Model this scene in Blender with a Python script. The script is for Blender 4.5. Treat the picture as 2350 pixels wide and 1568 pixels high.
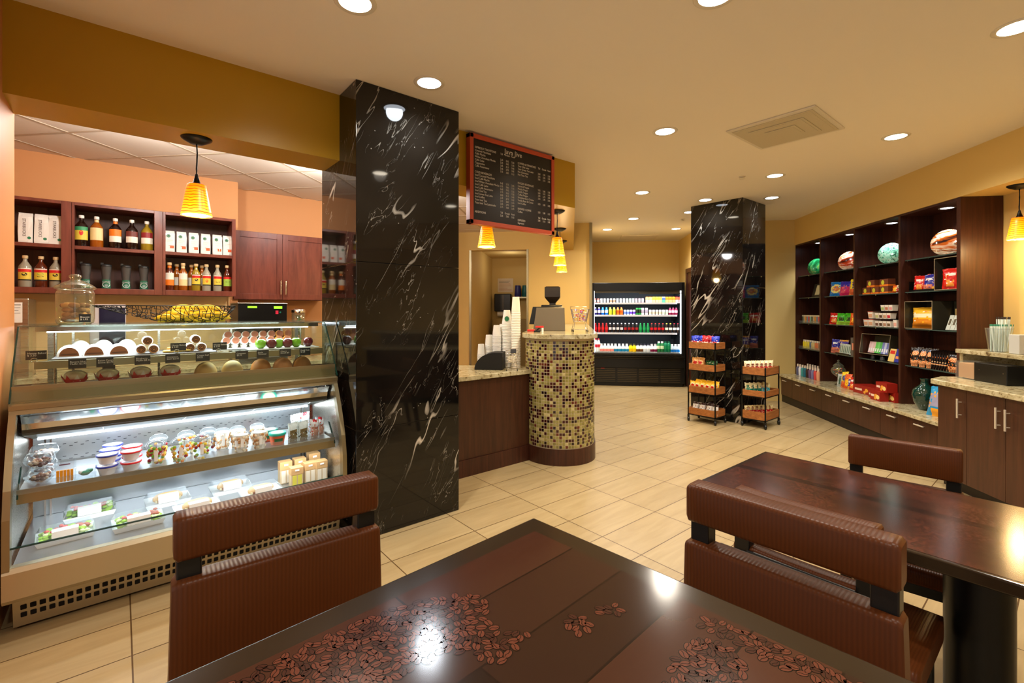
import bpy, math, random
from mathutils import Matrix, Vector
random.seed(7)
R=math.radians; PI=math.pi
S=bpy.context.scene; COL=S.collection
for o in list(bpy.data.objects): bpy.data.objects.remove(o)
# ---------------------------------------------------------------- camera
cam=bpy.data.objects.new('camera',bpy.data.cameras.new('camera')); COL.objects.link(cam)
cam.location=(0,0,1.46); cam.rotation_euler=(R(90),0,R(-39.7))
cam.data.sensor_width=36; cam.data.lens=1084/2350*36; cam.data.shift_y=-71/2350; cam.data.clip_start=.02
S.camera=cam
# ---------------------------------------------------------------- colour management, world, light levels
S.view_settings.view_transform='Standard'; S.view_settings.look='None'; S.view_settings.gamma=1
S.view_settings.use_curve_mapping=False
S.view_settings.exposure=0.86
world=bpy.data.worlds.new('world'); S.world=world; world.use_nodes=True
world.node_tree.nodes['Background'].inputs[0].default_value=(1,.97,.92,1)
world.node_tree.nodes['Background'].inputs[1].default_value=.55
DOWN=54       # watts of one ceiling downlight
WARM=(1,.91,.78); COOL=(.85,.93,1)
CE=2.917      # ceiling height
PH=R(43)
# ---------------------------------------------------------------- helpers
def rgb(c):
    return tuple((v/255/12.92 if v/255<=.04045 else ((v/255+.055)/1.055)**2.4) for v in c)+(1,)
MATS={}
def M(name,c=None,rough=.5,metal=0,em=0,emc=None,alpha=1,trans=0,ior=1.45,coat=0,fn=None,spec=.5):
    if name in MATS: return MATS[name]
    m=bpy.data.materials.new(name); m.use_nodes=True; MATS[name]=m
    b=m.node_tree.nodes['Principled BSDF']
    b.inputs['Base Color'].default_value=rgb(c or (200,200,200)); b.inputs['Roughness'].default_value=rough
    b.inputs['Metallic'].default_value=metal; b.inputs['Transmission Weight'].default_value=trans
    b.inputs['IOR'].default_value=ior; b.inputs['Coat Weight'].default_value=coat; b.inputs['Coat Roughness'].default_value=.05
    b.inputs['Specular IOR Level'].default_value=spec
    if em: b.inputs['Emission Color'].default_value=rgb(emc or c); b.inputs['Emission Strength'].default_value=em
    if alpha<1: b.inputs['Alpha'].default_value=alpha
    if fn: fn(m.node_tree,b)
    return m
def nd(t,k,**kw):
    n=t.nodes.new(k)
    for a,v in kw.items():
        if a in n.inputs.keys() if hasattr(n,'inputs') else False: n.inputs[a].default_value=v
        else: setattr(n,a,v)
    return n
def math_(t,op,a,b=None,clamp=False):
    n=t.nodes.new('ShaderNodeMath'); n.operation=op; n.use_clamp=clamp
    for i,v in enumerate((a,b)):
        if v is None: continue
        if isinstance(v,(int,float)): n.inputs[i].default_value=v
        else: t.links.new(v,n.inputs[i])
    return n.outputs[0]
def ramp(t,fac,stops,interp='LINEAR'):
    r=t.nodes.new('ShaderNodeValToRGB'); r.color_ramp.interpolation=interp
    while len(r.color_ramp.elements)<len(stops): r.color_ramp.elements.new(.5)
    for e,(p,c) in zip(r.color_ramp.elements,stops): e.position=p; e.color=rgb(c)
    t.links.new(fac,r.inputs[0]); return r.outputs[0]
def noise(t,vec,scale,detail=4,rough=.5,dist=0):
    n=t.nodes.new('ShaderNodeTexNoise'); n.inputs['Scale'].default_value=scale; n.inputs['Detail'].default_value=detail
    n.inputs['Roughness'].default_value=rough; n.inputs['Distortion'].default_value=dist
    t.links.new(vec,n.inputs['Vector']); return n
def coords(t,kind='Object',scale=(1,1,1),rot=(0,0,0)):
    mp=t.nodes.new('ShaderNodeMapping'); mp.inputs['Scale'].default_value=scale; mp.inputs['Rotation'].default_value=rot
    if kind=='World': s=t.nodes.new('ShaderNodeNewGeometry').outputs['Position']
    else: s=t.nodes.new('ShaderNodeTexCoord').outputs[kind]
    t.links.new(s,mp.inputs[0]); return mp.outputs[0]
def bump(t,b,h,strength=.2,dist=.01):
    n=t.nodes.new('ShaderNodeBump'); n.inputs['Strength'].default_value=strength; n.inputs['Distance'].default_value=dist
    t.links.new(h,n.inputs['Height']); t.links.new(n.outputs[0],b.inputs['Normal'])
def mixc(t,f,a,b):
    n=t.nodes.new('ShaderNodeMix'); n.data_type='RGBA'
    if isinstance(f,(int,float)): n.inputs[0].default_value=f
    else: t.links.new(f,n.inputs[0])
    for i,v in ((6,a),(7,b)):
        if isinstance(v,tuple): n.inputs[i].default_value=rgb(v)
        else: t.links.new(v,n.inputs[i])
    return n.outputs[2]
class B:
    """collects shapes into one mesh; T maps what is added next"""
    def __init__(s,T=None): s.v=[];s.f=[];s.m=[];s.sm=[];s.T=T or Matrix.Identity(4);s.mi=0
    def add(s,vs,fs,mi=None,smooth=False):
        n=len(s.v); s.v+=[tuple(s.T@Vector(p)) for p in vs]
        for f in fs: s.f.append([i+n for i in f]); s.m.append(s.mi if mi is None else mi); s.sm.append(smooth)
        return s
    def box(s,x0,x1,y0,y1,z0,z1,mi=None):
        v=[(x,y,z) for z in (z0,z1) for y in (y0,y1) for x in (x0,x1)]
        return s.add(v,[(0,2,3,1),(4,5,7,6),(0,1,5,4),(2,6,7,3),(0,4,6,2),(1,3,7,5)],mi)
    def prism(s,poly,z0,z1,mi=None):
        n=len(poly); v=[(x,y,z0) for x,y in poly]+[(x,y,z1) for x,y in poly]
        return s.add(v,[tuple(range(n))[::-1],tuple(range(n,2*n))]+[(i,(i+1)%n,(i+1)%n+n,i+n) for i in range(n)],mi)
    def xprism(s,poly,x0,x1,mi=None):   # poly in (y,z), extruded along x
        n=len(poly); v=[(x0,y,z) for y,z in poly]+[(x1,y,z) for y,z in poly]
        return s.add(v,[tuple(range(n)),tuple(range(n,2*n))[::-1]]+[(i,i+n,(i+1)%n+n,(i+1)%n) for i in range(n)],mi)
    def strip(s,poly,x0,x1,th=.004,mi=None):   # open (y,z) polyline as a sheet of thickness th
        P=[Vector((0,)+p) for p in poly]; N=[]
        for i in range(len(P)):
            d=(P[min(i+1,len(P)-1)]-P[max(i-1,0)]).normalized(); N.append(Vector((0,-d.z,d.y)))
        q=[(p.y,p.z) for p in P]+[((p+n*th).y,(p+n*th).z) for p,n in reversed(list(zip(P,N)))]
        k=len(P)
        for i in range(k-1):
            s.xprism([q[i],q[i+1],q[2*k-2-i],q[2*k-1-i]],x0,x1,mi)
        return s
    def lathe(s,prof,n=20,c=(0,0,0),mi=None,smooth=True,a0=0,a1=2*PI,sx=1,sy=1,caps=True):
        full=abs(a1-a0-2*PI)<1e-6; k=n if full else n+1; v=[]
        for r,z in prof:
            for i in range(k):
                a=a0+(a1-a0)*i/n; v.append((c[0]+r*sx*math.cos(a),c[1]+r*sy*math.sin(a),c[2]+z))
        f=[]
        for j in range(len(prof)-1):
            for i in range(n):
                i2=(i+1)%k if full else i+1
                f.append((j*k+i,j*k+i2,(j+1)*k+i2,(j+1)*k+i))
        s.add(v,f,mi,smooth)
        if full and caps:
            for j,(r,z) in ((0,prof[0]),(len(prof)-1,prof[-1])):
                if r>1e-4:
                    w=[(c[0]+r*sx*math.cos(2*PI*i/n),c[1]+r*sy*math.sin(2*PI*i/n),c[2]+z) for i in range(n)]
                    s.add(w,[tuple(range(n)) if j else tuple(range(n))[::-1]],mi)
        return s
    def tube(s,pts,r,n=8,mi=None,closed=False):
        P=[Vector(p) for p in pts]; k=len(P); v=[]
        up=Vector((0,0,1))
        for i,p in enumerate(P):
            a=P[(i+1)%k] if (closed or i<k-1) else p; b=P[i-1] if (closed or i>0) else p
            d=(a-b).normalized(); u=d.cross(up)
            if u.length<1e-3: u=d.cross(Vector((1,0,0)))
            u.normalize(); w=d.cross(u)
            rr=r[i] if isinstance(r,(list,tuple)) else r
            for j in range(n):
                t=2*PI*j/n; v.append(tuple(p+(u*math.cos(t)+w*math.sin(t))*rr))
        f=[]
        for i in range(k if closed else k-1):
            for j in range(n): i2=(i+1)%k; f.append((i*n+j,i*n+(j+1)%n,i2*n+(j+1)%n,i2*n+j))
        s.add(v,f,mi,True)
        if not closed: s.add(v[:n],[tuple(range(n))[::-1]],mi); s.add(v[-n:],[tuple(range(n))],mi)
        return s
    def ball(s,c,rx,ry=None,rz=None,n=14,mi=None,m=None):
        ry=ry or rx; rz=rz or rx; m=m or max(6,n//2)
        prof=[(math.sin(PI*j/m),-math.cos(PI*j/m)) for j in range(m+1)]
        v=[];f=[]
        for r,z in prof:
            for i in range(n): a=2*PI*i/n; v.append((c[0]+rx*r*math.cos(a),c[1]+ry*r*math.sin(a),c[2]+rz*z))
        for j in range(m):
            for i in range(n): f.append((j*n+i,j*n+(i+1)%n,(j+1)*n+(i+1)%n,(j+1)*n+i))
        return s.add(v,f,mi,True)
    def quad(s,a,b,c,d,mi=None): return s.add([a,b,c,d],[(0,1,2,3)],mi)
def mesh(b,mats,name='m'):
    me=bpy.data.meshes.new(name); me.from_pydata(b.v,[],b.f)
    for m in mats: me.materials.append(m)
    me.polygons.foreach_set('material_index',b.m); me.polygons.foreach_set('use_smooth',b.sm); me.update()
    return me
def PM(p): return Matrix.Translation(p.location)@Matrix.Rotation(p.rotation_euler.z,4,'Z')
def obj(name,b,mats,parent=None,bevel=0,label=None,w=False,kind=None,seg=2):
    """one mesh object; w: the shapes were given in world coordinates"""
    if not isinstance(mats,(list,tuple)): mats=[mats]
    o=bpy.data.objects.new(name,b if isinstance(b,bpy.types.Mesh) else mesh(b,mats,name)); COL.objects.link(o)
    if parent is not None:
        o.parent=parent
        if w: o.matrix_parent_inverse=PM(parent).inverted()
    if bevel:
        md=o.modifiers.new('bevel','BEVEL'); md.width=bevel; md.segments=seg; md.limit_method='ANGLE'; md.angle_limit=R(40)
    if label: o['label']=label
    if kind: o['kind']=kind
    return o
def thing(name,label,cat,loc=(0,0,0),fr=0,rz=0,group=None):
    """an Empty at the base of a thing; fr: angle of the room direction its location is measured in"""
    o=bpy.data.objects.new(name,None); COL.objects.link(o); o.empty_display_size=.05
    o.location=Matrix.Rotation(R(fr),4,'Z')@Vector(loc); o.rotation_euler=(0,0,R(fr+rz))
    o['label']=label; o['category']=cat
    if group: o['group']=group
    return o
def solo(name,b,mats,label,cat,loc=(0,0,0),fr=0,rz=0,group=None,bevel=0,tilt=0):
    """a thing that is one mesh"""
    o=obj(name,b,mats,bevel=bevel); o.location=Matrix.Rotation(R(fr),4,'Z')@Vector(loc); o.rotation_euler=(R(tilt),0,R(fr+rz))
    o['label']=label; o['category']=cat
    if group: o['group']=group
    return o
def struct(name,b,mats,bevel=0):
    return obj(name,b,mats,kind='structure',bevel=bevel)
def dup(o,loc=None,fr=0,rz=0,label=None,group=None,parent=None,tilt=None):
    c=o.copy(); COL.objects.link(c)
    if parent is not None: c.parent=parent
    for ch in o.children: dup(ch,parent=c)
    if loc is not None: c.location=Matrix.Rotation(R(fr),4,'Z')@Vector(loc); c.rotation_euler=(R(tilt or 0),0,R(fr+rz))
    if label: c['label']=label
    if group: c['group']=group
    return c
def text(name,body,size,mat,parent,loc,rot=(90,0,0),align='LEFT',ls=1,ext=.0006,sp=1,xs=1):
    cu=bpy.data.curves.new('t','FONT'); cu.body=body; cu.size=size; cu.align_x=align; cu.space_line=ls; cu.extrude=ext
    cu.space_character=sp; cu.resolution_u=2
    t=bpy.data.objects.new('t',cu); COL.objects.link(t); bpy.context.view_layer.update()
    me=bpy.data.meshes.new_from_object(t); bpy.data.objects.remove(t)
    me.transform(Matrix.Translation(loc)@Matrix.Rotation(R(rot[2]),4,'Z')@Matrix.Rotation(R(rot[1]),4,'Y')@Matrix.Rotation(R(rot[0]),4,'X')@Matrix.Scale(xs,4,(1,0,0)))
    me.materials.clear(); me.materials.append(mat)
    o=bpy.data.objects.new(name,me); COL.objects.link(o); o.parent=parent; return o
def light(kind,name,parent,loc,power,color,size=.05,rot=(0,0,0),w=False,**kw):
    l=bpy.data.lights.new(name,kind); l.energy=power; l.color=color
    if kind in('POINT','SPOT'): l.shadow_soft_size=size
    for k,v in kw.items(): setattr(l,k,v)
    o=bpy.data.objects.new(name,l); COL.objects.link(o); o.location=loc; o.rotation_euler=[R(a) for a in rot]
    if parent is not None:
        o.parent=parent
        if w: o.matrix_parent_inverse=PM(parent).inverted()
    return o
ORD=['first','second','third','fourth','fifth','sixth','seventh','eighth','ninth','tenth','eleventh','twelfth','thirteenth','fourteenth','fifteenth','sixteenth','seventeenth','eighteenth','nineteenth','twentieth','twenty-first','twenty-second','twenty-third','twenty-fourth','twenty-fifth','twenty-sixth','twenty-seventh','twenty-eighth','twenty-ninth','thirtieth']
U_=-47; S_=-137     # room directions: across/towards the far wall; along the right-hand wall
TU=Matrix.Rotation(R(U_),4,'Z'); TS=Matrix.Rotation(R(S_),4,'Z')
# ---------------------------------------------------------------- materials
def wood_fn(c1,c2,scale=(14,14,1.2),coord='Object'):
    def f(t,b):
        v=coords(t,coord,scale); n=noise(t,v,2.2,5,.6,.4)
        c=ramp(t,n.outputs[0],[(.3,c1),(.7,c2)]); t.links.new(c,b.inputs['Base Color'])
        bump(t,b,n.outputs[0],.04,.002)
    return f
def paint_fn(c):
    def f(t,b):
        v=coords(t,'World'); n=noise(t,v,90,2); bump(t,b,n.outputs[0],.03,.001)
    return f
def marble_fn(t,b):
    g=t.nodes.new('ShaderNodeNewGeometry').outputs['Position']
    sx=t.nodes.new('ShaderNodeSeparateXYZ'); t.links.new(g,sx.inputs[0])
    h=math_(t,'SUBTRACT',sx.outputs[0],sx.outputs[1])
    acr=math_(t,'SUBTRACT',math_(t,'MULTIPLY',h,.86),math_(t,'MULTIPLY',sx.outputs[2],.50))
    alo=math_(t,'ADD',math_(t,'MULTIPLY',h,.50),math_(t,'MULTIPLY',sx.outputs[2],.86))
    def cmb(a,bb,c=0):
        n=t.nodes.new('ShaderNodeCombineXYZ'); t.links.new(a,n.inputs[0]); t.links.new(bb,n.inputs[1]); n.inputs[2].default_value=c; return n.outputs[0]
    def vein(sa,sl,z,thr,dist,mlo,mhi,ms):
        v=cmb(math_(t,'MULTIPLY',acr,sa),math_(t,'MULTIPLY',alo,sl),z)
        n=noise(t,v,1,3,.55,dist).outputs[0]
        r=math_(t,'ABSOLUTE',math_(t,'SUBTRACT',n,.5))
        r=math_(t,'SUBTRACT',1,math_(t,'DIVIDE',r,thr),True)
        r=math_(t,'POWER',r,.6)
        v2=cmb(math_(t,'MULTIPLY',acr,ms),math_(t,'MULTIPLY',alo,ms*.45),z+7)
        m=noise(t,v2,1,2,.5).outputs[0]
        mr=t.nodes.new('ShaderNodeMapRange'); mr.inputs[1].default_value=mlo; mr.inputs[2].default_value=mhi; t.links.new(m,mr.inputs[0])
        return math_(t,'MULTIPLY',r,mr.outputs[0],True)
    a=vein(3.4,.6,1.3,.0095,.35,.55,.64,2.6)
    c=math_(t,'MULTIPLY',vein(7.5,1.1,4.1,.007,.45,.53,.66,3.4),.75)
    d=math_(t,'MULTIPLY',vein(15,3.4,9.1,.007,.9,.52,.68,5),.5)
    # small flecks
    vf=t.nodes.new('ShaderNodeTexVoronoi'); vf.inputs['Scale'].default_value=26; t.links.new(g,vf.inputs['Vector'])
    fl=math_(t,'SUBTRACT',1,math_(t,'DIVIDE',vf.outputs['Distance'],.13),True)
    m=noise(t,g,5,2).outputs[0]; fl=math_(t,'MULTIPLY',fl,math_(t,'GREATER_THAN',m,.60))
    tot=math_(t,'MAXIMUM',math_(t,'MAXIMUM',a,c),math_(t,'MAXIMUM',d,math_(t,'MULTIPLY',fl,.6)))
    dk=ramp(t,noise(t,g,2.2,4).outputs[0],[(.35,(11,10,9)),(.7,(28,24,20))])
    c1=mixc(t,tot,dk,(196,186,170)); t.links.new(c1,b.inputs['Base Color'])
def granite_fn(t,b):
    v=coords(t,'World'); n1=noise(t,v,26,6,.7,.6).outputs[0]; n2=noise(t,v,7,3,.6,.5).outputs[0]
    c=ramp(t,n1,[(.28,(74,60,46)),(.37,(140,122,92)),(.44,(198,190,156)),(.60,(222,216,190)),(.74,(178,172,134))])
    c2=ramp(t,n2,[(.35,(186,170,130)),(.65,(236,230,212))])
    n=t.nodes.new('ShaderNodeMix'); n.data_type='RGBA'; n.blend_type='MULTIPLY'; n.inputs[0].default_value=.7
    t.links.new(c,n.inputs[6]); t.links.new(c2,n.inputs[7]); t.links.new(n.outputs[2],b.inputs['Base Color'])
def floor_fn(t,b):
    g=t.nodes.new('ShaderNodeNewGeometry').outputs['Position']
    mp=t.nodes.new('ShaderNodeMapping'); mp.inputs['Location'].default_value=(-.040+.589*20,-.200+.2955*30,0); t.links.new(g,mp.inputs[0])
    br=t.nodes.new('ShaderNodeTexBrick'); br.offset=0; br.inputs['Scale'].default_value=1; br.inputs['Brick Width'].default_value=.589
    br.inputs['Row Height'].default_value=.2955; br.inputs['Mortar Size'].default_value=.003; br.inputs['Mortar Smooth'].default_value=0
    br.inputs['Color1'].default_value=rgb((184,164,124)); br.inputs['Color2'].default_value=rgb((175,155,116)); br.inputs['Mortar'].default_value=rgb((96,72,44))
    t.links.new(mp.outputs[0],br.inputs['Vector'])
    v=coords(t,'World',(1.2,9,1)); n=noise(t,v,1.6,5,.6,.8).outputs[0]
    s=ramp(t,n,[(.3,(226,218,204)),(.75,(255,252,248))])
    n2=t.nodes.new('ShaderNodeMix'); n2.data_type='RGBA'; n2.blend_type='MULTIPLY'; n2.inputs[0].default_value=.8
    t.links.new(br.outputs['Color'],n2.inputs[6]); t.links.new(s,n2.inputs[7]); t.links.new(n2.outputs[2],b.inputs['Base Color'])
    bump(t,b,math_(t,'SUBTRACT',1,br.outputs['Fac']),.3,.002)
def leather_fn(t,b):
    s=t.nodes.new('ShaderNodeTexCoord').outputs['Object']; sx=t.nodes.new('ShaderNodeSeparateXYZ'); t.links.new(s,sx.inputs[0])
    x=math_(t,'ADD',math_(t,'MULTIPLY',sx.outputs[0],2*PI/.0075),math_(t,'MULTIPLY',noise(t,s,14,2).outputs[0],3))
    w=math_(t,'SINE',x); n=noise(t,s,9,3).outputs[0]
    c=mixc(t,math_(t,'MULTIPLY',math_(t,'ADD',w,1),.22),(88,44,16),(68,33,10))
    c=mixc(t,math_(t,'MULTIPLY',n,.35),c,(52,27,11)); t.links.new(c,b.inputs['Base Color'])
    bump(t,b,w,.18,.0009)
def table_fn(scale_x=1.0):
    def f(t,b):
        v=coords(t,'Object'); br=t.nodes.new('ShaderNodeTexBrick'); br.offset=.37; br.inputs['Scale'].default_value=1
        br.inputs['Brick Width'].default_value=.9*scale_x; br.inputs['Row Height'].default_value=.088; br.inputs['Mortar Size'].default_value=.0015
        br.inputs['Color1'].default_value=rgb((16,12,10)); br.inputs['Color2'].default_value=rgb((84,48,34)); br.inputs['Mortar'].default_value=rgb((24,12,8))
        mp=t.nodes.new('ShaderNodeMapping'); mp.inputs['Location'].default_value=(9.3,8.83,0); t.links.new(v,mp.inputs[0]); t.links.new(mp.outputs[0],br.inputs['Vector'])
        n=noise(t,coords(t,'Object',(2,22,1)),2,5,.6,.5).outputs[0]
        c=mixc(t,math_(t,'MULTIPLY',n,.35),br.outputs['Color'],(46,22,12)); t.links.new(c,b.inputs['Base Color'])
    return f
def table2_fn(t,b):
    v=coords(t,'Object'); n=noise(t,v,120,0,.5).outputs[0]; m=noise(t,coords(t,'Object',(1,1,1)),6,2).outputs[0]
    sx=t.nodes.new('ShaderNodeSeparateXYZ'); t.links.new(v,sx.inputs[0])
    mr=t.nodes.new('ShaderNodeMapRange'); mr.inputs[1].default_value=.42; mr.inputs[2].default_value=.62; t.links.new(m,mr.inputs[0])
    k=math_(t,'MULTIPLY',math_(t,'GREATER_THAN',n,.53),mr.outputs[0])
    pl=ramp(t,noise(t,coords(t,'Object',(7,.7,1)),1.5,3).outputs[0],[(.35,(46,23,15)),(.65,(62,31,20))])
    c=mixc(t,math_(t,'MULTIPLY',k,.5),pl,(104,50,34))
    band=math_(t,'LESS_THAN',math_(t,'ABSOLUTE',math_(t,'SUBTRACT',sx.outputs[0],.03)),.022)
    c=mixc(t,math_(t,'MULTIPLY',band,.75),c,(26,12,8)); t.links.new(c,b.inputs['Base Color'])
def brushed_fn(ax):
    def f(t,b):
        sc=[60,60,60]; sc[ax]=1; n=noise(t,coords(t,'Object',tuple(sc)),3,3).outputs[0]
        mr=t.nodes.new('ShaderNodeMapRange'); mr.inputs[3].default_value=.2; mr.inputs[4].default_value=.38; t.links.new(n,mr.inputs[0]); t.links.new(mr.outputs[0],b.inputs['Roughness'])
    return f
def art_fn(cols,sc,st):
    def f(t,b):
        v=coords(t,'Object',st,(0,R(35),0)); n=noise(t,v,sc,4,.65,1.3).outputs[0]
        c=ramp(t,n,cols); t.links.new(c,b.inputs['Base Color'])
    return f
def shade_fn(t,b):
    s=t.nodes.new('ShaderNodeTexCoord').outputs['Object']; sx=t.nodes.new('ShaderNodeSeparateXYZ'); t.links.new(s,sx.inputs[0])
    n=noise(t,coords(t,'Object',(1,1,1.2)),16,2).outputs[0]
    w=math_(t,'SINE',math_(t,'ADD',math_(t,'MULTIPLY',sx.outputs[2],2*PI/.0165),math_(t,'MULTIPLY',n,10)))
    ln=math_(t,'GREATER_THAN',w,.66)
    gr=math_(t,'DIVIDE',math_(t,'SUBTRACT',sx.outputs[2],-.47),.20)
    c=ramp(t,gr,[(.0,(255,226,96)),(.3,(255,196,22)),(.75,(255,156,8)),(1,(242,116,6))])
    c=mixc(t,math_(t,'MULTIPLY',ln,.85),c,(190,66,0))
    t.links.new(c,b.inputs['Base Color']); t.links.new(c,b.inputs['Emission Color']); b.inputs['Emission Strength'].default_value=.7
m_ceil=M('ceiling_paint',(234,224,206),.9,fn=paint_fn(0)); m_tan=M('tan_paint',(218,188,118),.75,fn=paint_fn(0))
m_mus=M('mustard_paint',(178,138,14),.38,fn=paint_fn(0)); m_org=M('orange_paint',(210,150,96),.6,fn=paint_fn(0))
m_ctile=M('ceiling_tile',(226,214,200),.9); m_cgrid=M('ceiling_grid',(190,172,150),.6)
m_cream=M('cream_backsplash',(238,206,150),.4)
m_floor=M('floor_tile',(210,190,150),.3,fn=floor_fn,spec=.35)
m_marble=M('black_marble',(20,18,16),.045,fn=marble_fn,spec=.55); m_gran=M('granite',(220,210,180),.14,fn=granite_fn)
m_wood=M('espresso_wood',(60,32,18),.34,fn=wood_fn((52,27,15),(74,40,23))); m_woodh=M('espresso_wood_doors',(66,36,22),.34,fn=wood_fn((58,31,18),(80,45,28),(16,16,1)))
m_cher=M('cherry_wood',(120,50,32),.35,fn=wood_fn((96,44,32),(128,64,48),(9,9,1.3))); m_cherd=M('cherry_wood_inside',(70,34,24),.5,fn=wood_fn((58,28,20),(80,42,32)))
m_shelf=M('dark_shelf_wood',(58,28,18),.35,fn=wood_fn((48,22,13),(74,38,24),(18,18,1))); m_crate=M('crate_wood',(176,116,58),.6,fn=wood_fn((136,80,34),(176,112,54),(2,12,20)))
m_leather=M('brown_ribbed_leather',(110,52,22),.38,fn=leather_fn,spec=.22); m_blackwood=M('black_stained_wood',(16,15,14),.32); m_black=M('black_plastic',(14,14,14),.3)
m_blackm=M('black_metal',(18,17,16),.35,.4); m_blackmatt=M('black_matt',(10,10,10),.7); m_hole=M('dark_hole',(4,4,4),.9)
m_steel=M('brushed_steel',(196,190,176),.28,1,fn=brushed_fn(0)); m_mirror=M('polished_steel',(206,206,204),.10,1); m_steel2=M('satin_steel',(158,148,118),.36,.9)
m_chrome=M('chrome',(225,222,215),.12,1); m_whitep=M('white_plastic',(238,238,234),.4); m_silver=M('silver_grey',(190,192,196),.35,.5)
def glassy(tint,haze,refl,edge=.5,rough=.02):
    def f(t,b):
        t.nodes.remove(b); out=[n for n in t.nodes if n.type=='OUTPUT_MATERIAL'][0]
        tr=t.nodes.new('ShaderNodeBsdfTransparent'); tr.inputs[0].default_value=rgb(tint)
        gl=t.nodes.new('ShaderNodeBsdfGlossy'); gl.inputs['Roughness'].default_value=rough; gl.inputs[0].default_value=(.95,.97,.96,1)
        df=t.nodes.new('ShaderNodeBsdfDiffuse'); df.inputs[0].default_value=rgb(tint)
        m1=t.nodes.new('ShaderNodeMixShader'); m1.inputs[0].default_value=haze; t.links.new(tr.outputs[0],m1.inputs[1]); t.links.new(df.outputs[0],m1.inputs[2])
        lw=t.nodes.new('ShaderNodeLayerWeight'); lw.inputs[0].default_value=.5
        k=math_(t,'ADD',math_(t,'MULTIPLY',math_(t,'POWER',lw.outputs['Facing'],3.0),edge),refl,True)
        m2=t.nodes.new('ShaderNodeMixShader'); t.links.new(k,m2.inputs[0]); t.links.new(m1.outputs[0],m2.inputs[1]); t.links.new(gl.outputs[0],m2.inputs[2])
        t.links.new(m2.outputs[0],out.inputs[0])
    return f
m_glass=M('clear_glass',fn=glassy((246,252,250),.0,.035,.25)); m_gedge=M('glass_edge',(16,60,54),.1,alpha=.8)
m_jar=M('jar_glass',fn=glassy((232,238,224),.06,.10,.7))
m_clear=M('clear_plastic',fn=glassy((240,244,246),.05,.05,.45,.08))
m_lamp=M('lamp_lens',(255,240,214),.5,em=9,emc=(255,240,214)); m_lampc=M('lamp_lens_cool',(240,248,255),.5,em=5,emc=(236,244,255))
m_tube=M('fluorescent_tube',(235,245,255),.5,em=7,emc=(232,243,255)); m_wtrim=M('white_trim',(220,210,190),.4)
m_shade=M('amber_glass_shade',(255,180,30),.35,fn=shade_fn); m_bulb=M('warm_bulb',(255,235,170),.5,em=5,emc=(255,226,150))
m_board=M('menu_board_black',(22,17,19),.3); m_redf=M('red_frame',(188,74,44),.4); m_chalk=M('chalk_lettering',(214,206,196),.6)
m_tag=M('chalkboard_tag',(26,28,30),.5); m_white=M('white_paper',(240,238,232),.6)
m_tab1=M('table_print',(60,30,16),.13,fn=table_fn(),spec=.5); m_tab2=M('table_print_far',(60,30,16),.16,fn=table2_fn); m_tedge=M('table_border',(44,32,20),.15); m_bean=M('bean_print',(98,52,38),.13); m_bean2=M('bean_print_dark',(64,34,26),.13); m_bslit=M('bean_slit',(28,12,8),.13); m_bgap=M('bean_gap',(12,7,5),.13)
def C(r,g,b_,rough=.45,**k): return M('colour_%d_%d_%d'%(r,g,b_)+('_'+'_'.join(k) if k else ''),(r,g,b_),rough,**k)
def uv(u,v): return (u*math.cos(PH)+v*math.sin(PH), u*math.sin(PH)-v*math.cos(PH))
# ================================================================ the room
b=B().box(-3.5,13,-3,13,-.1,0); struct('floor',b,m_floor)
b=B().box(-3.5,13,-3,13,CE,CE+.1); struct('ceiling',b,m_ceil)
b=B().box(-.85,-.42,2.55,3.527,0,CE).box(-.85,-.42,-2.3,2.55,0,.25).box(-.85,-.42,-2.3,2.55,2.75,CE).box(-.85,-.42,-2.3,-1.9,.25,2.75).box(-.85,-.42,1.9,2.55,.25,2.75)
struct('wall_left',b,M('left_wall_paint',(192,128,76),.5,fn=paint_fn(0)))
b=B().box(-.85,4.2,-2.45,-2.3,0,.25).box(-.85,4.2,-2.45,-2.3,2.75,CE).box(2.6,4.2,-2.45,-2.3,.25,2.75).box(-.85,-.4,-2.45,-2.3,.25,2.75)
struct('wall_rear',b,m_tan)
fr=struct('window_1',B().box(-.70,-.64,-1.9,1.9,.25,.31).box(-.70,-.64,-1.9,1.9,2.69,2.75).box(-.70,-.64,-1.9,-1.84,.25,2.75).box(-.70,-.64,1.84,1.9,.25,2.75).box(-.70,-.64,-.03,.03,.31,2.69),m_blackm)
fr=struct('window_2',B().box(-.4,2.6,-2.40,-2.34,.25,.31).box(-.4,2.6,-2.40,-2.34,2.69,2.75).box(-.4,-.34,-2.40,-2.34,.25,2.75).box(2.54,2.6,-2.40,-2.34,.25,2.75).box(1.07,1.13,-2.40,-2.34,.31,2.69),m_blackm)
# right-hand wall (runs towards the far end) with the deep soffit above shelves and counter
b=B(TU); b.box(3.90,4.0,-3.2,8.12,0,2.7); struct('wall_right',b,m_tan)
b=B(TU); b.box(3.537,4.0,-3.2,8.12,2.51,CE); struct('trim_1',b,m_tan)
b=B(TU); b.box(2.2,4.0,8.10,8.25,0,CE); struct('wall_facing',b,m_tan)
b=B(TU); b.box(2.2,2.35,8.25,10.3,0,CE); struct('wall_far_right',b,m_tan)
b=B(TU); b.box(.30,2.35,10.2,10.35,0,CE); struct('wall_far',b,m_tan)
b=B(TU); b.box(-2.1,-1.745,7.93,8.10,0,CE).box(-1.745,-.742,7.93,8.10,2.49,CE).box(-.742,.309,7.93,10.35,0,CE).box(-2.1,-1.745,8.10,10.35,0,CE).box(-1.745,-.742,10.2,10.35,0,CE).box(-1.745,-.742,8.10,10.2,2.6,CE)
struct('wall_partition',b,m_tan)
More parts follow.
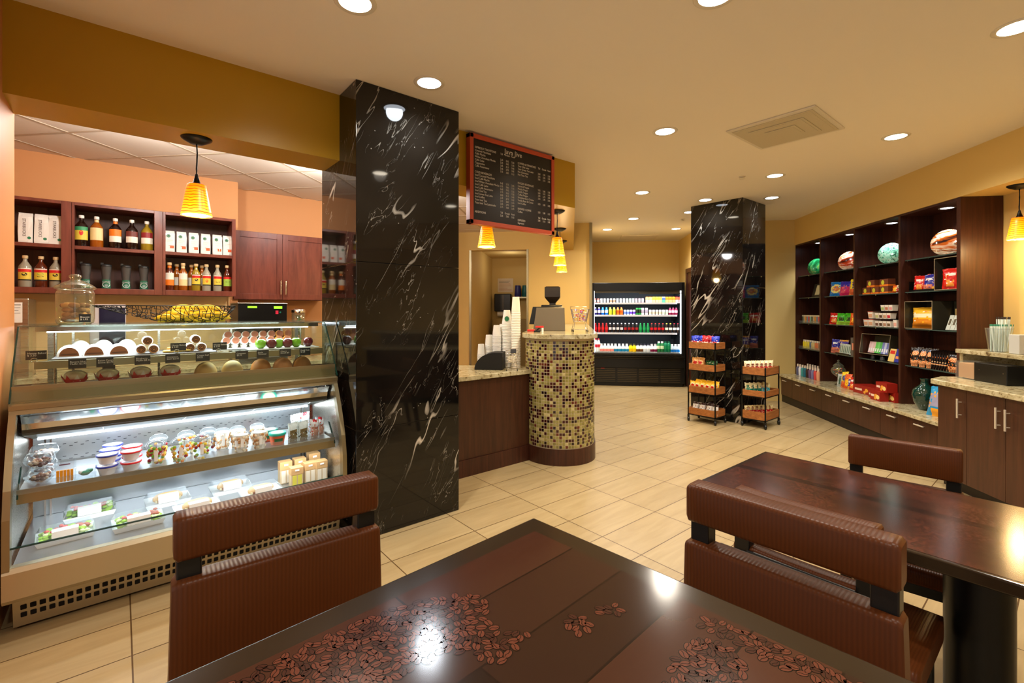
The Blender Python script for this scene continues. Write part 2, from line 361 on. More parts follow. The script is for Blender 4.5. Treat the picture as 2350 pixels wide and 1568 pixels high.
b=B(TU); b.box(-1.75,-1.715,7.91,7.93,0,2.49).box(-.768,-.735,7.91,7.93,0,2.49).box(.278,.312,7.91,7.93,0,CE).box(.309,.325,7.93,7.98,0,CE); struct('trim_2',b,m_steel2)
# door on the far right return wall
b=B(TU); b.box(2.17,2.2,8.45,8.53,0,2.26).box(2.17,2.2,9.42,9.50,0,2.26).box(2.17,2.2,8.53,9.42,2.18,2.26).box(2.185,2.2,8.53,9.42,0,2.18)
struct('door_1',b,m_shelf)
# kitchen shell
b=B().box(-1.5,.86,5.63,5.78,0,CE).box(.86,3.3,5.93,6.08,0,CE).box(.86,.95,5.63,5.93,0,CE).box(-1.5,-1.35,3.53,5.63,0,CE).box(-1.5,-.85,3.4,3.53,0,CE)
p0=(3.3,5.93); q=uv(8.0,-2.10); b.prism([p0,q,(q[0]-.1,q[1]+.1),(3.2,6.0)],0,CE)
struct('wall_kitchen',b,m_org)
b=B().box(-.95,.86,5.622,5.63,.95,1.60).box(.86,.868,5.6,5.93,.95,1.6); struct('trim_3',b,m_cream)
q1=uv(7.93,-.3); q2=uv(7.93,.015)
b=B().box(-.42,1.142,3.2,3.51,2.474,CE); struct('trim_4',b,m_mus)
b=B().prism([(1.91,3.2),(3.465,3.2),q2,q1,(3.324,3.51),(1.91,3.51)],2.474,CE); struct('trim_5',b,m_mus)
# drop ceiling over the kitchen: tiles and grid on the slanted module
poly=[(-1.4,3.5),(3.34,3.5),uv(7.93,-.29),uv(7.93,-2.1),(3.25,6.0),(-1.4,6.0)]
b=B().prism(poly,2.80,2.83,0)
def inside(x,y):
    n=len(poly);r=False
    for i in range(n):
        x1,y1=poly[i];x2,y2=poly[i-1]
        if (y1>y)!=(y2>y) and x<(x2-x1)*(y-y1)/(y2-y1)+x1: r=not r
    return r
for k in range(-9,3):
    v=-3.76+.573*k+.573*5; # lines running along u
    pts=[u*.02 for u in range(0,450) if inside(*uv(u*.02,v))]
    if len(pts)>3:
        a,c=uv(pts[0],v),uv(pts[-1],v); d=(math.sin(PH)*.011,-math.cos(PH)*.011)
        b.prism([(a[0]-d[0],a[1]-d[1]),(c[0]-d[0],c[1]-d[1]),(c[0]+d[0],c[1]+d[1]),(a[0]+d[0],a[1]+d[1])],2.796,2.801,1)
for k in range(-3,14):
    u=3.10+.573*k
    pts=[v*.02 for v in range(-280,60) if inside(*uv(u,v*.02))]
    if len(pts)>3:
        a,c=uv(u,pts[0]),uv(u,pts[-1]); d=(math.cos(PH)*.011,math.sin(PH)*.011)
        b.prism([(a[0]-d[0],a[1]-d[1]),(c[0]-d[0],c[1]-d[1]),(c[0]+d[0],c[1]+d[1]),(a[0]+d[0],a[1]+d[1])],2.7955,2.801,1)
struct('ceiling_kitchen',b,[m_ctile,m_cgrid])
# ---------------------------------------------------------------- ceiling fittings
def downlight(x,y,label,lens,power=DOWN,col=WARM,z=CE,spot=True,r=.075,size=.06):
    t=thing('recessed_downlight',label,'ceiling light',(x,y,z),group='recessed ceiling downlights')
    obj('trim_ring',B().lathe([(r,-.004),(r+.018,-.006),(r+.024,-.001),(r+.024,0),(r,0)],24,caps=False),m_wtrim,t)
    obj('lens',B().lathe([(r,-.0025),(0,-.0026)],24),lens,t)
    if power: light('SPOT','lamp_light',t,(0,0,-.03),power,col,size,spot_size=R(152),spot_blend=.8)
    return t
DL=[(3.41,2.16,'glowing downlight in front of the square ceiling vent'),(5.0,.99,'glowing downlight beyond the ceiling vent near the right soffit'),(5.44,2.11,'glowing downlight behind the ceiling vent, before the far black pillar'),
(4.96,3.46,'glowing downlight over the mosaic bar side, left of the far pillar'),(6.26,4.53,'glowing downlight between the bar and the drinks fridge'),(6.74,5.44,'farthest left downlight above the drinks fridge'),(7.61,4.60,'farthest right downlight above the drinks fridge'),
(.855,2.19,'bright downlight cut by the top edge, left of the front pillar'),(2.12,1.08,'downlight cut by the top edge at the middle of the ceiling'),(3.55,.21,'bright downlight at the upper right edge of the ceiling')]
for x,y,l in DL: downlight(x,y,l,m_lamp)
for x,y,l in [(1.522,2.662,'cool white downlight next to the top of the front black pillar'),(5.93,3.16,'cool white downlight just left of the top of the far pillar'),(6.475,2.55,'cool white downlight just right of the top of the far pillar'),(6.49,3.70,'cool white downlight half hidden behind the far pillar')]:
    downlight(x,y,l,m_lampc,power=20,col=COOL)
for x,y,l in [(-.2,-.3,'an added fill spot over the seating'),(1.4,-.9,'another added fill spot over the seating')]:
    light('SPOT','seating_fill_%s'%('near' if x<0 else 'right'),None,(x,y,CE-.05),DOWN*.9,WARM,.06,spot_size=R(150),spot_blend=.8)  # unseen spots added to brighten the seating, no fixtures
for i,(x,y) in enumerate([(.25,4.05),(1.5,4.3),(2.6,4.7)]):
    light('POINT','kitchen_fill',None,(x,y,2.62),[27,22,11][i],(1,.96,.92),.09)  # fill added behind the beam to brighten the kitchen, no lamp fixture
t=thing('ceiling_vent','square grey ceiling air vent with stepped diffuser plates','vent',(4.11,1.52,CE))
b=B().box(-.33,.33,-.32,.32,-.012,0); obj('frame',b,m_wtrim,t,bevel=.004)
b=B()
for s,z in ((.29,-.016),(.20,-.022),(.11,-.028)): b.box(-s,s,-s,s,z,z+.004).box(-s+.02,s-.02,-s+.02,s-.02,z-.001,z)
obj('diffuser_plate',b,M('vent_grey',(196,184,156),.6),t)
b=B(TU); b.box(.95,1.65,9.35,9.85,CE-.012,CE); o=solo('ceiling_panel',b,m_ctile,'pale square access panel in the ceiling above the fridge','ceiling panel')
for i,(x,y,l) in enumerate([(5.2,2.35,'small sprinkler head in front of the far black pillar'),(6.9,4.05,'small sprinkler head left of the far black pillar')]):
    solo('sprinkler_head',B().lathe([(.0,-.03),(.025,-.028),(.03,-.024),(.008,-.02),(.008,-.008),(.035,-.004),(.035,0)],14),m_wtrim,l,'sprinkler',(x,y,CE))
# ---------------------------------------------------------------- pillars
def pillar(label,x0,x1,y0,y1):
    t=thing('marble_pillar',label,'pillar',((x0+x1)/2,(y0+y1)/2,0))
    zs=[0,.70,1.77,CE]
    for a,c in zip(zs,zs[1:]): obj('marble_slab',B().box(x0,x1,y0,y1,a+.001,c-.001),m_marble,t,bevel=.0025,w=True)
pillar('tall polished black marble pillar with white veins beside the pastry case',1.142,1.91,2.91,3.56)
pillar('tall black veined marble pillar behind the snack trolleys',6.155,6.84,2.775,3.49)
# ---------------------------------------------------------------- pendant lamps
def pendant(x,y,z,label,power=7,drop=.44):
    t=thing('pendant_lamp',label,'pendant lamp',(x,y,z),group='amber glass pendant lamps')
    obj('ceiling_canopy',B().lathe([(.0,-.035),(.03,-.034),(.066,-.015),(.078,-.006),(.08,0),(0,0)],24),m_blackm,t)
    obj('cord',B().tube([(0,0,-.03),(.003,0,-.1),(0,.002,-.18),(0,0,-.25)],.0045,8),m_blackm,t)
    obj('socket',B().lathe([(.006,-.21),(.012,-.235),(.02,-.262),(.03,-.272),(0,-.274)],14),m_blackm,t)
    s=B().lathe([(.044,-.272),(.048,-.275),(.056,-.32),(.066,-.38),(.0745,-.43),(.080,-.455),(.077,-.455),(.070,-.42),(.052,-.32),(.042,-.28)],28,caps=False)
    obj('shade',s,m_shade,t)
    obj('bulb',B().ball((0,0,-.40),.027,n=12).lathe([(.072,-.445),(0,-.444)],24),m_bulb,t)
    light('POINT','bulb_light',t,(0,0,-.475),power,(1,.72,.36),.04)
    return t
pendant(.348,3.328,2.474,'amber glass pendant over the pastry case')
pendant(2.49,3.35,2.474,'amber glass pendant hanging right behind the menu board')
for u,l in ((4.82,'nearest of the three amber pendants over the mosaic bar'),(5.874,'middle amber pendant over the mosaic bar'),(6.91,'farthest and smallest amber pendant over the mosaic bar')):
    pendant(*uv(u,-.155),2.474,l)
pendant(*uv(4.46,3.71),2.51,'amber glass pendant over the granite counter at the right edge')
# ---------------------------------------------------------------- kitchen cabinets
def open_cab(x0,x1,ix0,ix1,label):
    t=thing('open_wall_cabinet',label,'cabinet',((x0+x1)/2,5.46,1.60),group='open cherry wood wall cabinets')
    y0,y1=5.30,5.618
    b=B().box(x0,ix0,y0,y1,1.60,2.356).box(ix1,x1,y0,y1,1.60,2.356).box(ix0,ix1,y0,y1,1.60,1.647).box(ix0,ix1,y0,y1,2.33,2.356)
    obj('frame',b,m_cher,t,bevel=.002,w=True)
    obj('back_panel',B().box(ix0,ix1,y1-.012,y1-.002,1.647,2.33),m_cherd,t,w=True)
    obj('shelf',B().box(ix0,ix1,y0+.004,y1-.012,1.969,1.998),m_cher,t,bevel=.002,w=True)
open_cab(-.90,-.307,-.85,-.368,'open cherry cabinet at the left with white bags above clear bottles')
open_cab(-.305,.297,-.288,.237,'middle open cherry cabinet with syrup bottles above grey tumblers')
open_cab(.299,.875,.319,.845,'right open cherry cabinet with white coffee bags above bottles')
t=thing('closed_wall_cabinet','closed cherry wall cabinet with two panelled doors beside the front pillar','cabinet',(1.37,5.7,1.576))
obj('body',B().box(.905,1.86,5.62,5.925,1.576,2.30),m_cher,t,w=True)
for x0,x1,hx in ((.909,1.375,1.352),(1.379,1.845,1.402)):
    b=B(); y=5.602
    b.box(x0,x0+.055,y,y+.018,1.58,2.295).box(x1-.055,x1,y,y+.018,1.58,2.295).box(x0+.055,x1-.055,y,y+.018,1.58,1.64).box(x0+.055,x1-.055,y,y+.018,2.235,2.295).box(x0+.055,x1-.055,y+.008,y+.018,1.64,2.235)
    d=obj('door',b,m_cher,t,bevel=.0015,w=True)
    h=obj('handle',B().tube([(hx,5.575,1.635),(hx,5.575,1.785)],.007,10).tube([(hx,5.575,1.655),(hx,5.603,1.655)],.004,8).tube([(hx,5.575,1.765),(hx,5.603,1.765)],.004,8),m_chrome,None)
    h.parent=d; h.matrix_parent_inverse=PM(t).inverted()@Matrix.Identity(4) if False else Matrix.Identity(4)
t=thing('back_counter','kitchen back counter behind the pastry case','counter',(.7,5.3,0))
obj('base_cabinet',B().box(-1.3,1.9,5.05,5.60,.0,.91),m_cher,t,w=True)
obj('worktop',B().box(-1.3,1.95,5.0,5.60,.91,.95),m_gran,t,w=True,bevel=.004)
# ---------------------------------------------------------------- pastry display case
XL,XR=-.392,1.104
t=CASE=thing('display_case','refrigerated stainless steel and glass pastry display case left of the pillar','display case',(.356,3.45,0))
k=dict(parent=t,w=True)
lowp=[(3.055,.185),(3.095,.02)]
b=B(); b.strip([(3.055,.186),(3.095,.018)],XL+.02,XR-.005,.01,0)
d=Vector((0,.04,-.168)).normalized(); nrm=Vector((0,-d.z,d.y))
for row,zc in ((0,.112),(1,.074)):
    n=46
    for i in range(n):
        xc=XL+.055+i*(XR-XL-.09)/(n-1)
        if 12<=i<=13 and False: continue
        f=(.186-zc)/.168; c=Vector((xc,3.055+.04*f,zc))-Vector((0,.0012,.0003)); w,h=.0105,.0125
        pts=[]
        for sx_,sz_ in ((-1,-1),(1,-1),(1,1),(-1,1)):
            for q in range(3):
                a=math.atan2(sz_,sx_)+(q-1)*.55*1; pts.append((c.x+sx_*(w-.004)+.004*math.cos(a),(c+d*(-1)*(sz_*(h-.004)+.004*math.sin(a))).y,(c+d*(-1)*(sz_*(h-.004)+.004*math.sin(a))).z))
        b.add(pts,[tuple(range(12))],1)
m_steel3=M('light_satin_steel',(192,180,152),.38,.85)
obj('vent_panel',b,[m_steel3,m_hole],**k)
obj('base_plinth',B().box(XL+.03,XR-.02,3.12,3.85,0.003,.2),m_blackmatt,**k)
b=B().strip([(3.062,.183),(2.972,.192),(2.962,.205),(2.96,.318),(2.972,.332),(2.995,.335)],XL,XR,.008)
obj('front_panel',b,m_steel3,**k)
PR=[(3.855,1.375),(3.40,1.375),(3.385,1.36),(3.30,1.27),(3.21,1.15),(3.137,1.03),(3.13,.98),(3.084,.895),(3.035,.79),(2.99,.67),(2.965,.55),(2.96,.431),(2.958,.33)]
def inset(pr,d):
    P=[Vector((0,)+p) for p in pr]; out=[]
    for i in range(len(P)):
        e=(P[min(i+1,len(P)-1)]-P[max(i-1,0)]).normalized(); n=Vector((0,e.z,-e.y)); n=-n if n.y<0 and i>2 else n
        out.append((P[i].y-n.y*0+(d if i>1 else 0), P[i].z-(d if i<=1 else 0)))
    return out
for nm,x0,x1 in (('left',XL,XL+.025),('right',XR-.025,XR)):
    low=PR[6:]; b=B()
    inn=[(y+.05,z) for y,z in low]
    for i in range(len(low)-1): b.xprism([low[i],inn[i],inn[i+1],low[i+1]],x0,x1)
    obj('end_trim',b,m_steel2,**k)
    obj('end_panel',B().xprism([(low[0][0]+.05,low[0][1])]+inn[1:]+[(3.85,.33),(3.85,.98)],x0+.008,x1-.008).box(x0+.008,x1-.008,2.99,3.85,.20,.335),m_steel,**k)
# upper glass
b=B().strip([(3.137,1.035),(3.21,1.155),(3.30,1.275),(3.385,1.375)],XL+.004,XR-.004,.006); obj('front_glass',b,m_glass,**k)
for x in (XL,XR-.006): obj('glass_edge',B().strip([(3.131,1.031),(3.204,1.151),(3.294,1.271),(3.379,1.375)],x,x+.006,.006),m_gedge,**k)
side=[(3.137,1.03),(3.21,1.15),(3.30,1.27),(3.385,1.36),(3.85,1.36),(3.85,1.03)]
for x in (XL,XR-.006): obj('side_glass',B().xprism(side,x,x+.006),m_glass,**k)
obj('top_panel',B().box(XL,XR,3.375,3.87,1.376,1.384),M('top_glass',fn=glassy((190,196,186),.12,.10,.6)),**k)
obj('top_frame',B().box(XL+.06,XR-.04,3.40,3.425,1.352,1.375).box(XL+.06,XR-.04,3.84,3.865,1.34,1.375),m_mirror,**k)
obj('lamp_tube',B().box(XL+.10,XR-.10,3.425,3.462,1.345,1.372),m_tube,**k)
light('AREA','case_lamp',t,(.356,3.46,1.33),7,COOL,w=True,shape='RECTANGLE',size=.05,rot=(0,0,90)) if False else None
la=light('AREA','case_lamp',t,(.356,3.48,1.335),3.5,COOL,rot=(-12,0,0),w=True); la.data.shape='RECTANGLE'; la.data.size=1.3; la.data.size_y=.04
b=B()
for x in (XL+.07,XR-.08): b.box(x,x+.025,3.82,3.85,1.03,1.35)
for x in (XL+.075,XR-.075): b.tube([(x+.03,3.80,1.03),(x+.03,3.80,1.35)],.006,8)
for x in (-.22,.19,.60,.93): b.box(x,x+.012,3.84,3.85,1.03,1.35)
obj('back_frame',b,m_steel,**k)
obj('sliding_door',B().box(XL+.1,.36,3.856,3.861,1.04,1.34),m_glass,**k)
obj('sliding_door',B().box(.36,XR-.08,3.848,3.853,1.04,1.34),m_glass,**k)
b=B().box(XL+.01,XR-.01,3.34,3.80,1.198,1.206,0).box(XL+.07,XR-.05,3.262,3.27,1.172,1.209,1).box(XL+.07,XR-.05,3.27,3.35,1.196,1.204,1)
obj('glass_shelf',b,[m_glass,m_steel2],**k)
b=B().box(XL+.005,XR-.005,3.155,3.85,1.012,1.035,0).box(XL+.005,XR-.005,3.162,3.172,1.03,1.105,0)
obj('upper_deck',b,m_steel2,**k)
b=B().strip([(3.185,1.030),(3.137,1.028),(3.128,1.02),(3.128,1.0),(3.134,.998),(3.130,.978),(3.16,.974)],XL,XR,.006); obj('front_rail',b,m_steel2,**k)
b=B().strip([(3.155,.975),(3.20,.955),(3.235,.915),(3.245,.885)],XL+.03,XR-.03,.004,0).strip([(3.245,.883),(3.243,.868),(3.26,.862)],XL+.03,XR-.03,.006,1)
obj('reflector_panel',b,[m_mirror,M('dark_trim_steel',(78,74,62),.35,.8)],**k)
b=B().xprism([(3.26,.855),(3.62,.765),(3.62,1.0),(3.26,.95)],XL+.03,XR-.03,0)
for x in (-.07,.29,.65,.98): b.xprism([(3.255,.8535),(3.60,.7665),(3.60,.7655),(3.255,.8525)],x,x+.004,1)
obj('deck_underside',b,[M('underside_grey',(110,116,112),.35,.3),m_whitep],**k)
obj('lamp_tube',B().xprism([(3.598,.760),(3.612,.757),(3.612,.766),(3.598,.770)],XL+.05,XR-.05),m_tube,**k)
la=light('AREA','case_lamp_low',t,(.356,3.30,.835),5,COOL,rot=(22,0,0),w=True); la.data.shape='RECTANGLE'; la.data.size=1.35; la.data.size_y=.05
la=light('AREA','shelf_lamp_low',t,(.356,3.16,.595),3.5,COOL,rot=(25,0,0),w=True); la.data.shape='RECTANGLE'; la.data.size=1.35; la.data.size_y=.03
b=B().box(XL+.03,XR-.03,3.625,3.64,.33,1.0,0)
for z in (.70,.715,.645,.63,.585,.57):
    for i in range(30): x=XL+.08+i*.047+(.02 if int(z*1000)%2 else 0); b.box(x,x+.014,3.6235,3.626,z,z+.0025,1)
obj('back_panel',b,[M('liner_steel',(176,180,182),.3,.9),m_hole],**k)
b=B()
for x in (XL+.075,XR-.10): b.box(x,x+.008,3.60,3.625,.33,.98).box(x+.022,x+.03,3.60,3.625,.33,.98)
obj('shelf_upright',b,m_chrome,**k)
b=B().box(XL+.03,XR-.03,3.10,3.60,.612,.620,0).box(XL+.03,XR-.03,3.092,3.10,.575,.64,1); obj('shelf',b,[M('liner_steel',(1,1,1)),m_steel2],**k)
obj('shelf',B().box(XL+.03,XR-.03,3.0,3.62,.325,.338),M('liner_steel',(1,1,1)),**k)
obj('shelf_lip',B().box(XL+.03,XR-.03,3.085,3.088,.62,.672),m_clear,**k)
obj('glass_lip',B().box(XL+.02,XR-.02,2.966,2.971,.333,.424).box(XL+.02,XR-.02,2.964,2.973,.420,.426,1),[m_clear,m_gedge],**k)
b=B()
for x in (XL+.045,XR-.055): b.xprism([(3.11,.612),(3.62,.60),(3.62,.56),(3.3,.59),(3.11,.605)],x,x+.006)
b.xprism([(3.085,.60),(3.09,.62),(3.19,.72),(3.21,.72)],XL+.03,XL+.036).xprism([(3.085,.60),(3.09,.62),(3.19,.72),(3.21,.72)],XR-.036,XR-.03)
obj('shelf_bracket',b,m_gedge,**k)
# ---------------------------------------------------------------- menu board
t=thing('menu_board','black cafe menu board in a red frame hung on the mustard beam','menu board',(2.645,3.17,2.16))
k=dict(parent=t,w=True)
X0,X1,Z0,Z1=2.168,3.123,2.165,2.898
obj('board',B().box(X0+.03,X1-.03,3.15,3.19,Z0+.03,Z1-.03),m_board,**k)
obj('frame',B().box(X0,X0+.036,3.14,3.195,Z0,Z1).box(X1-.036,X1,3.14,3.195,Z0,Z1).box(X0,X1,3.14,3.195,Z0,Z0+.036).box(X0,X1,3.14,3.195,Z1-.036,Z1),m_redf,bevel=.003,**k)
def tx(body,size,x,z,al='LEFT',nm='lettering',ls=1,xs=1): return text(nm,body,size,m_chalk,t,(x-2.645,3.149-3.17,z-2.16),align=al,ls=ls,xs=xs)
tx('Java Jive',.062,2.63,2.805,'CENTER','title_lettering')
L1=['ESPRESSO TRADITIONS','Caramel Macchiato','Caffe Mocha','White Chocolate Mocha','Caffe Latte','Cappuccino','Caffe Americano','','COLD BEVERAGES','Iced Caramel Macchiato','Iced Caffe Mocha','Iced White Chocolate Mocha','Iced Caffe Latte','Iced Caffe Americano','Iced Chai Tea','Iced Green Tea Latte','Iced Coffee','Tazo Iced Tea','Tazo Iced Tea Lemonade','','','ADDITIONS']
tx('\n'.join(L1),.0245,2.222,2.785,ls=1.02,xs=.86)
L2=['COFFEE ALTERNATIVES','Tazo Chai Latte','Tazo Green Tea Latte','Hot Chocolate','Hot Tazo Tea','','','FROZEN BEVERAGES','Caramel Frappe','Mocha Frappe','Vanilla Frappe','Coffee Frappe','Strawberries & Creme','Vanilla Bean & Creme','Iced Coffee','','BREWED COFFEE','Coffee','','','ESPRESSO','Espresso']
tx('\n'.join(L2),.0245,2.68,2.745,ls=1.02,xs=.84)
def prices(rows,x,z,n3):
    for j in range(3):
        tx('\n'.join((['Tall','Grande','Venti'][j] if r=='h' else ('' if r=='' else '%.2f'%(2.45+.3*j+.1*(i%5)))) for i,r in enumerate(rows)),.023,x+j*.062,z,'CENTER',ls=1.086,xs=.78)
prices(['h','']+['p']*5+['','','']+['p']*9+['','h','p'],2.50,2.785,3)
prices(['h','']+['p']*3+['','','']+['p']*4+['','p','','','p','','h','p'],2.935,2.745,3)
# ---------------------------------------------------------------- low counter and mosaic bar
ct=[(1.935,3.42),(3.215,3.42),uv(4.87,-.47),uv(4.87,-1.9),(2.0,4.6),(1.935,4.6)]
t=thing('low_counter','low dark wood counter with granite top between pillar and mosaic bar','counter',(2.5,3.9,0))
obj('granite_top',B().prism([(1.92,3.42)]+[(3.19,3.42)]+ct[2:5]+[(1.92,4.6)],.845,.885),m_gran,t,w=True,bevel=.004)
obj('base_cabinet',B().prism([(1.92,3.455),(3.17,3.455),uv(4.85,-.49),uv(4.85,-1.85),(2.1,4.5),(1.92,4.5)],.15,.845),m_wood,t,w=True)
obj('kickboard',B().prism([(1.92,3.44),(3.17,3.44),uv(4.85,-.49),uv(4.85,-1.8),(2.1,4.4),(1.92,4.4)],0,.148),m_shelf,t,w=True)
t=thing('mosaic_bar','rounded bar counter clad in olive and dark red mosaic tiles with granite top','bar counter',(4.80,-.13,0),fr=0)
t.location=(*uv(4.80,-.13),0); t.rotation_euler=(0,0,R(U_))
r_=.345
def barpoly(r,back=3.1,n=28):  # local: x across, y away
    return [(-r,back)]+[(r*math.cos(PI+PI*i/n),r*math.sin(PI+PI*i/n)) for i in range(n+1)]+[(r,back)]
obj('base',B().prism(barpoly(r_+.012),0,.155),m_shelf,t)
obj('core',B().prism(barpoly(r_),.155,1.19),M('grout',(196,178,140),.8),t)
obj('granite_top',B().prism(barpoly(r_+.035),1.19,1.236),m_gran,t,bevel=.006)
mos=[M('tile_%d'%i,c,.12,coat=.3) for i,c in enumerate([(146,136,72),(124,114,56),(164,152,92),(56,14,14),(28,10,10),(92,34,20),(190,176,120)])]
b=B(); pitch=.0295; tl=.0255; rr=r_+.003
def tile(s,z,mi):
    def pt(a,zz,off):
        if a<0: x,y,nx,ny=-1,-a,-1,0; X,Y=-(rr+off),-a
        else:
            th=a/rr
            if th<PI: X,Y=(rr+off)*math.cos(PI+th),(rr+off)*math.sin(PI+th)
            else: X,Y=(rr+off),(th-PI)*rr
        return (X,Y,zz)
    a0,a1=s,s+tl; z1=z+tl; e=.0018
    v=[pt(a0,z,-.004),pt(a1,z,-.004),pt(a1,z1,-.004),pt(a0,z1,-.004),pt(a0+e,z+e,0),pt(a1-e,z+e,0),pt(a1-e,z1-e,0),pt(a0+e,z1-e,0)]
    b.add(v,[(4,5,6,7),(0,1,5,4),(1,2,6,5),(2,3,7,6),(3,0,4,7)],mi)
s=-.45
while s<PI*rr+1.5:
    for j in range(34):
        z=.162+j*(1.186-.162)/34.4
        p=random.random(); red=.40+.12*math.sin(s*9+j*.5)
        mi=(3 if p<red*.55 else 4 if p<red*.9 else 5) if p<red else random.choice([0,0,1,0,2,1,6 if random.random()<.4 else 0])
        tile(s,z,mi)
    s+=pitch
obj('mosaic_tiles',b,mos,t)
# ---------------------------------------------------------------- drinks fridge
t=thing('drinks_fridge','black open front drinks fridge with lit shelves by the far wall','fridge',(1.245,9.33,0),fr=U_)
k=dict(parent=t)   # local: x across (viewer's right), y away, origin at centre of front foot
W=.875
b=B().box(-W,W,.0,.8,.06,.36).box(-W,W,-.02,.8,.36,.53).box(-W,-W+.05,0,.8,.53,2.0).box(W-.06,W,0,.8,.53,2.0).box(-W,W,0,.8,1.84,2.0).box(-W,W,.72,.8,.53,1.84).box(-W+.03,W-.03,.03,.75,0,.06)
obj('cabinet',b,m_black,bevel=.006,**k)
b=B()
for i in range(4):
    x0=-W+.09+i*.405
    for j in range(8): z=.085+j*.034; b.box(x0,x0+.36,-.006,.0,z,z+.014)
obj('vent_grille',b,M('grille_grey',(74,66,52),.35,.6),**k)
b=B().box(-W+.02,W-.02,-.03,0,.53,.555).box(-W+.02,W-.02,-.045,0,.565,.59).box(-W+.04,W-.06,-.02,0,.60,.63); obj('bumper_rail',b,M('rail_dark',(60,56,48),.25,.8),**k)
b=B().box(-W+.05,W-.06,.02,.06,1.80,1.84).box(.02,W-.06,-.005,.02,1.78,1.80); obj('night_blind',b,M('blind_grey',(90,84,72),.25,.8),**k)
m_int=M('fridge_interior',(24,27,33),.6)
obj('liner',B().box(-W+.05,W-.06,.70,.72,.60,1.84).box(-W+.05,-W+.056,.03,.72,.6,1.84).box(W-.066,W-.06,.03,.72,.6,1.84),m_int,**k)
for z in (1.594,1.358,1.010): obj('wire_shelf',B().box(-W+.06,W-.13,.08,.66,z,z+.008,0).box(-W+.06,W-.13,.055,.08,z-.012,z+.020,1),[m_silver,M('price_rail',(200,204,214),.3)],**k)
obj('wire_shelf',B().box(-W+.06,W-.07,.03,.70,.640,.65,0).box(-W+.06,W-.07,.0,.02,.625,.67,1),[m_silver,m_clear],**k)
mt2=M('fridge_tube',(235,245,255),.5,em=2.6,emc=(232,243,255))
obj('lamp_tube',B().box(W-.085,W-.068,-.005,.02,.64,1.84),mt2,**k)
obj('lamp_tube',B().box(-W+.05,-W+.056,-.005,.02,.64,1.84),mt2,**k)
b=B()
for z in (1.57,1.33,.98): b.xprism([(.12,z),(.6,z),(.6,z-.09),(.5,z-.09)],W-.14,W-.125)
obj('shelf_bracket',b,m_black,**k)
obj('badge',B().box(-.70,-.63,-.008,-.004,.335,.35),C(150,20,26),**k)
for z,y,p in ((1.78,.14,5),(1.56,.10,2.0),(1.32,.10,2.0),(.97,.10,2.0)):
    la=light('AREA','shelf_lamp',t,(-.02,y-.06,z),p,COOL,rot=(35,0,0)); la.data.shape='RECTANGLE'; la.data.size=1.55; la.data.size_y=.04
# ---------------------------------------------------------------- right-hand shelf unit (local x = viewer's right along wall, y = into the wall)
UB=[8.115,7.34,6.508,5.668,4.86]
t=thing('display_shelving','tall dark wood display shelving of four bays along the right wall','shelving',(-6.5,3.7,0),fr=S_)
k=dict(parent=t,w=True)
def Bs(): return B(TS)
b=Bs()
for u in UB[1:4]: b.box(-u-.016,-u+.016,3.55,3.89,.442,2.508)
b.box(-UB[0],-UB[0]+.02,3.55,3.89,.442,2.508); b.box(-4.885,-4.84,3.545,3.895,.0,2.508)
obj('upright',b,m_shelf,**k)
obj('back_panel',Bs().box(-8.11,-4.87,3.875,3.893,.442,2.508),m_shelf,**k)
obj('top_panel',Bs().box(-8.11,-4.87,3.55,3.89,2.488,2.508),m_shelf,**k)
SZ=[2.008,1.662,1.268,.868]
for i in range(4):
    for z in SZ:
        s=obj('glass_shelf',Bs().box(-UB[i]+.02,-UB[i+1]-.02,3.60,3.872,z-.010,z,0).box(-UB[i]+.02,-UB[i+1]-.02,3.594,3.60,z-.012,z,1),[M('shelf_glass',fn=glassy((120,134,128),.05,.05,.4)),M('shelf_glass_edge',(60,74,68),.15)],**k)
        c=obj('shelf_pin',Bs().box(-UB[i]+.06,-UB[i]+.072,3.588,3.600,z-.022,z-.010).box(-UB[i]+.36,-UB[i]+.372,3.588,3.600,z-.022,z-.010),m_chrome,**k)
for i,l in enumerate(('first bay, farthest','second bay','third bay','fourth bay, nearest')):
    u=(UB[i]+UB[i+1])/2-.02
    d=thing('shelf_spotlight','small round spotlight in the top of the shelving %s'%l,'spotlight',(-u,3.72,2.488),fr=S_,group='spotlights in the shelving top')
    obj('trim_ring',B().lathe([(.052,-.003),(.066,-.005),(.068,0),(.052,0)],22,caps=False),m_silver,d)
    obj('lens',B().lathe([(.052,-.002),(0,-.0021)],22),m_lampc,d)
    light('SPOT','lamp_light',d,(0,0,-.03),10,(.95,.97,1),.04,spot_size=R(115),spot_blend=.7)
t=thing('drawer_counter','low run of dark wood drawers under a granite ledge below the shelving','drawer cabinet',(-6.4,3.5,0),fr=S_)
k=dict(parent=t,w=True)
obj('granite_ledge',Bs().box(-8.095,-4.57,3.295,3.89,.405,.442),m_gran,bevel=.005,**k)
obj('carcass',Bs().box(-8.095,-4.57,3.35,3.88,.11,.405),m_wood,**k)
obj('kickboard',Bs().box(-8.095,-4.57,3.345,3.36,0,.108),M('kick_dark',(30,20,14),.5),**k)
hu=[7.927,7.48,7.048,6.633,6.231,5.829,5.411,5.012,4.62]
for i,u in enumerate(hu):
    w=.21
    a=-(u+hu[i-1])/2+.0015 if i else -8.09; c=-(u+hu[i+1])/2-.0015 if i<len(hu)-1 else -4.575
    d=obj('drawer',Bs().box(a,c,3.332,3.35,.115,.403),m_woodh,**k)
    h=obj('handle',Bs().tube([(-u-.062,3.305,.352),(-u+.062,3.305,.352)],.0075,8).tube([(-u-.04,3.305,.352),(-u-.04,3.334,.352)],.004,6).tube([(-u+.04,3.305,.352),(-u+.04,3.334,.352)],.004,6),M('satin_nickel',(226,214,192),.3,.5))
    h.parent=d
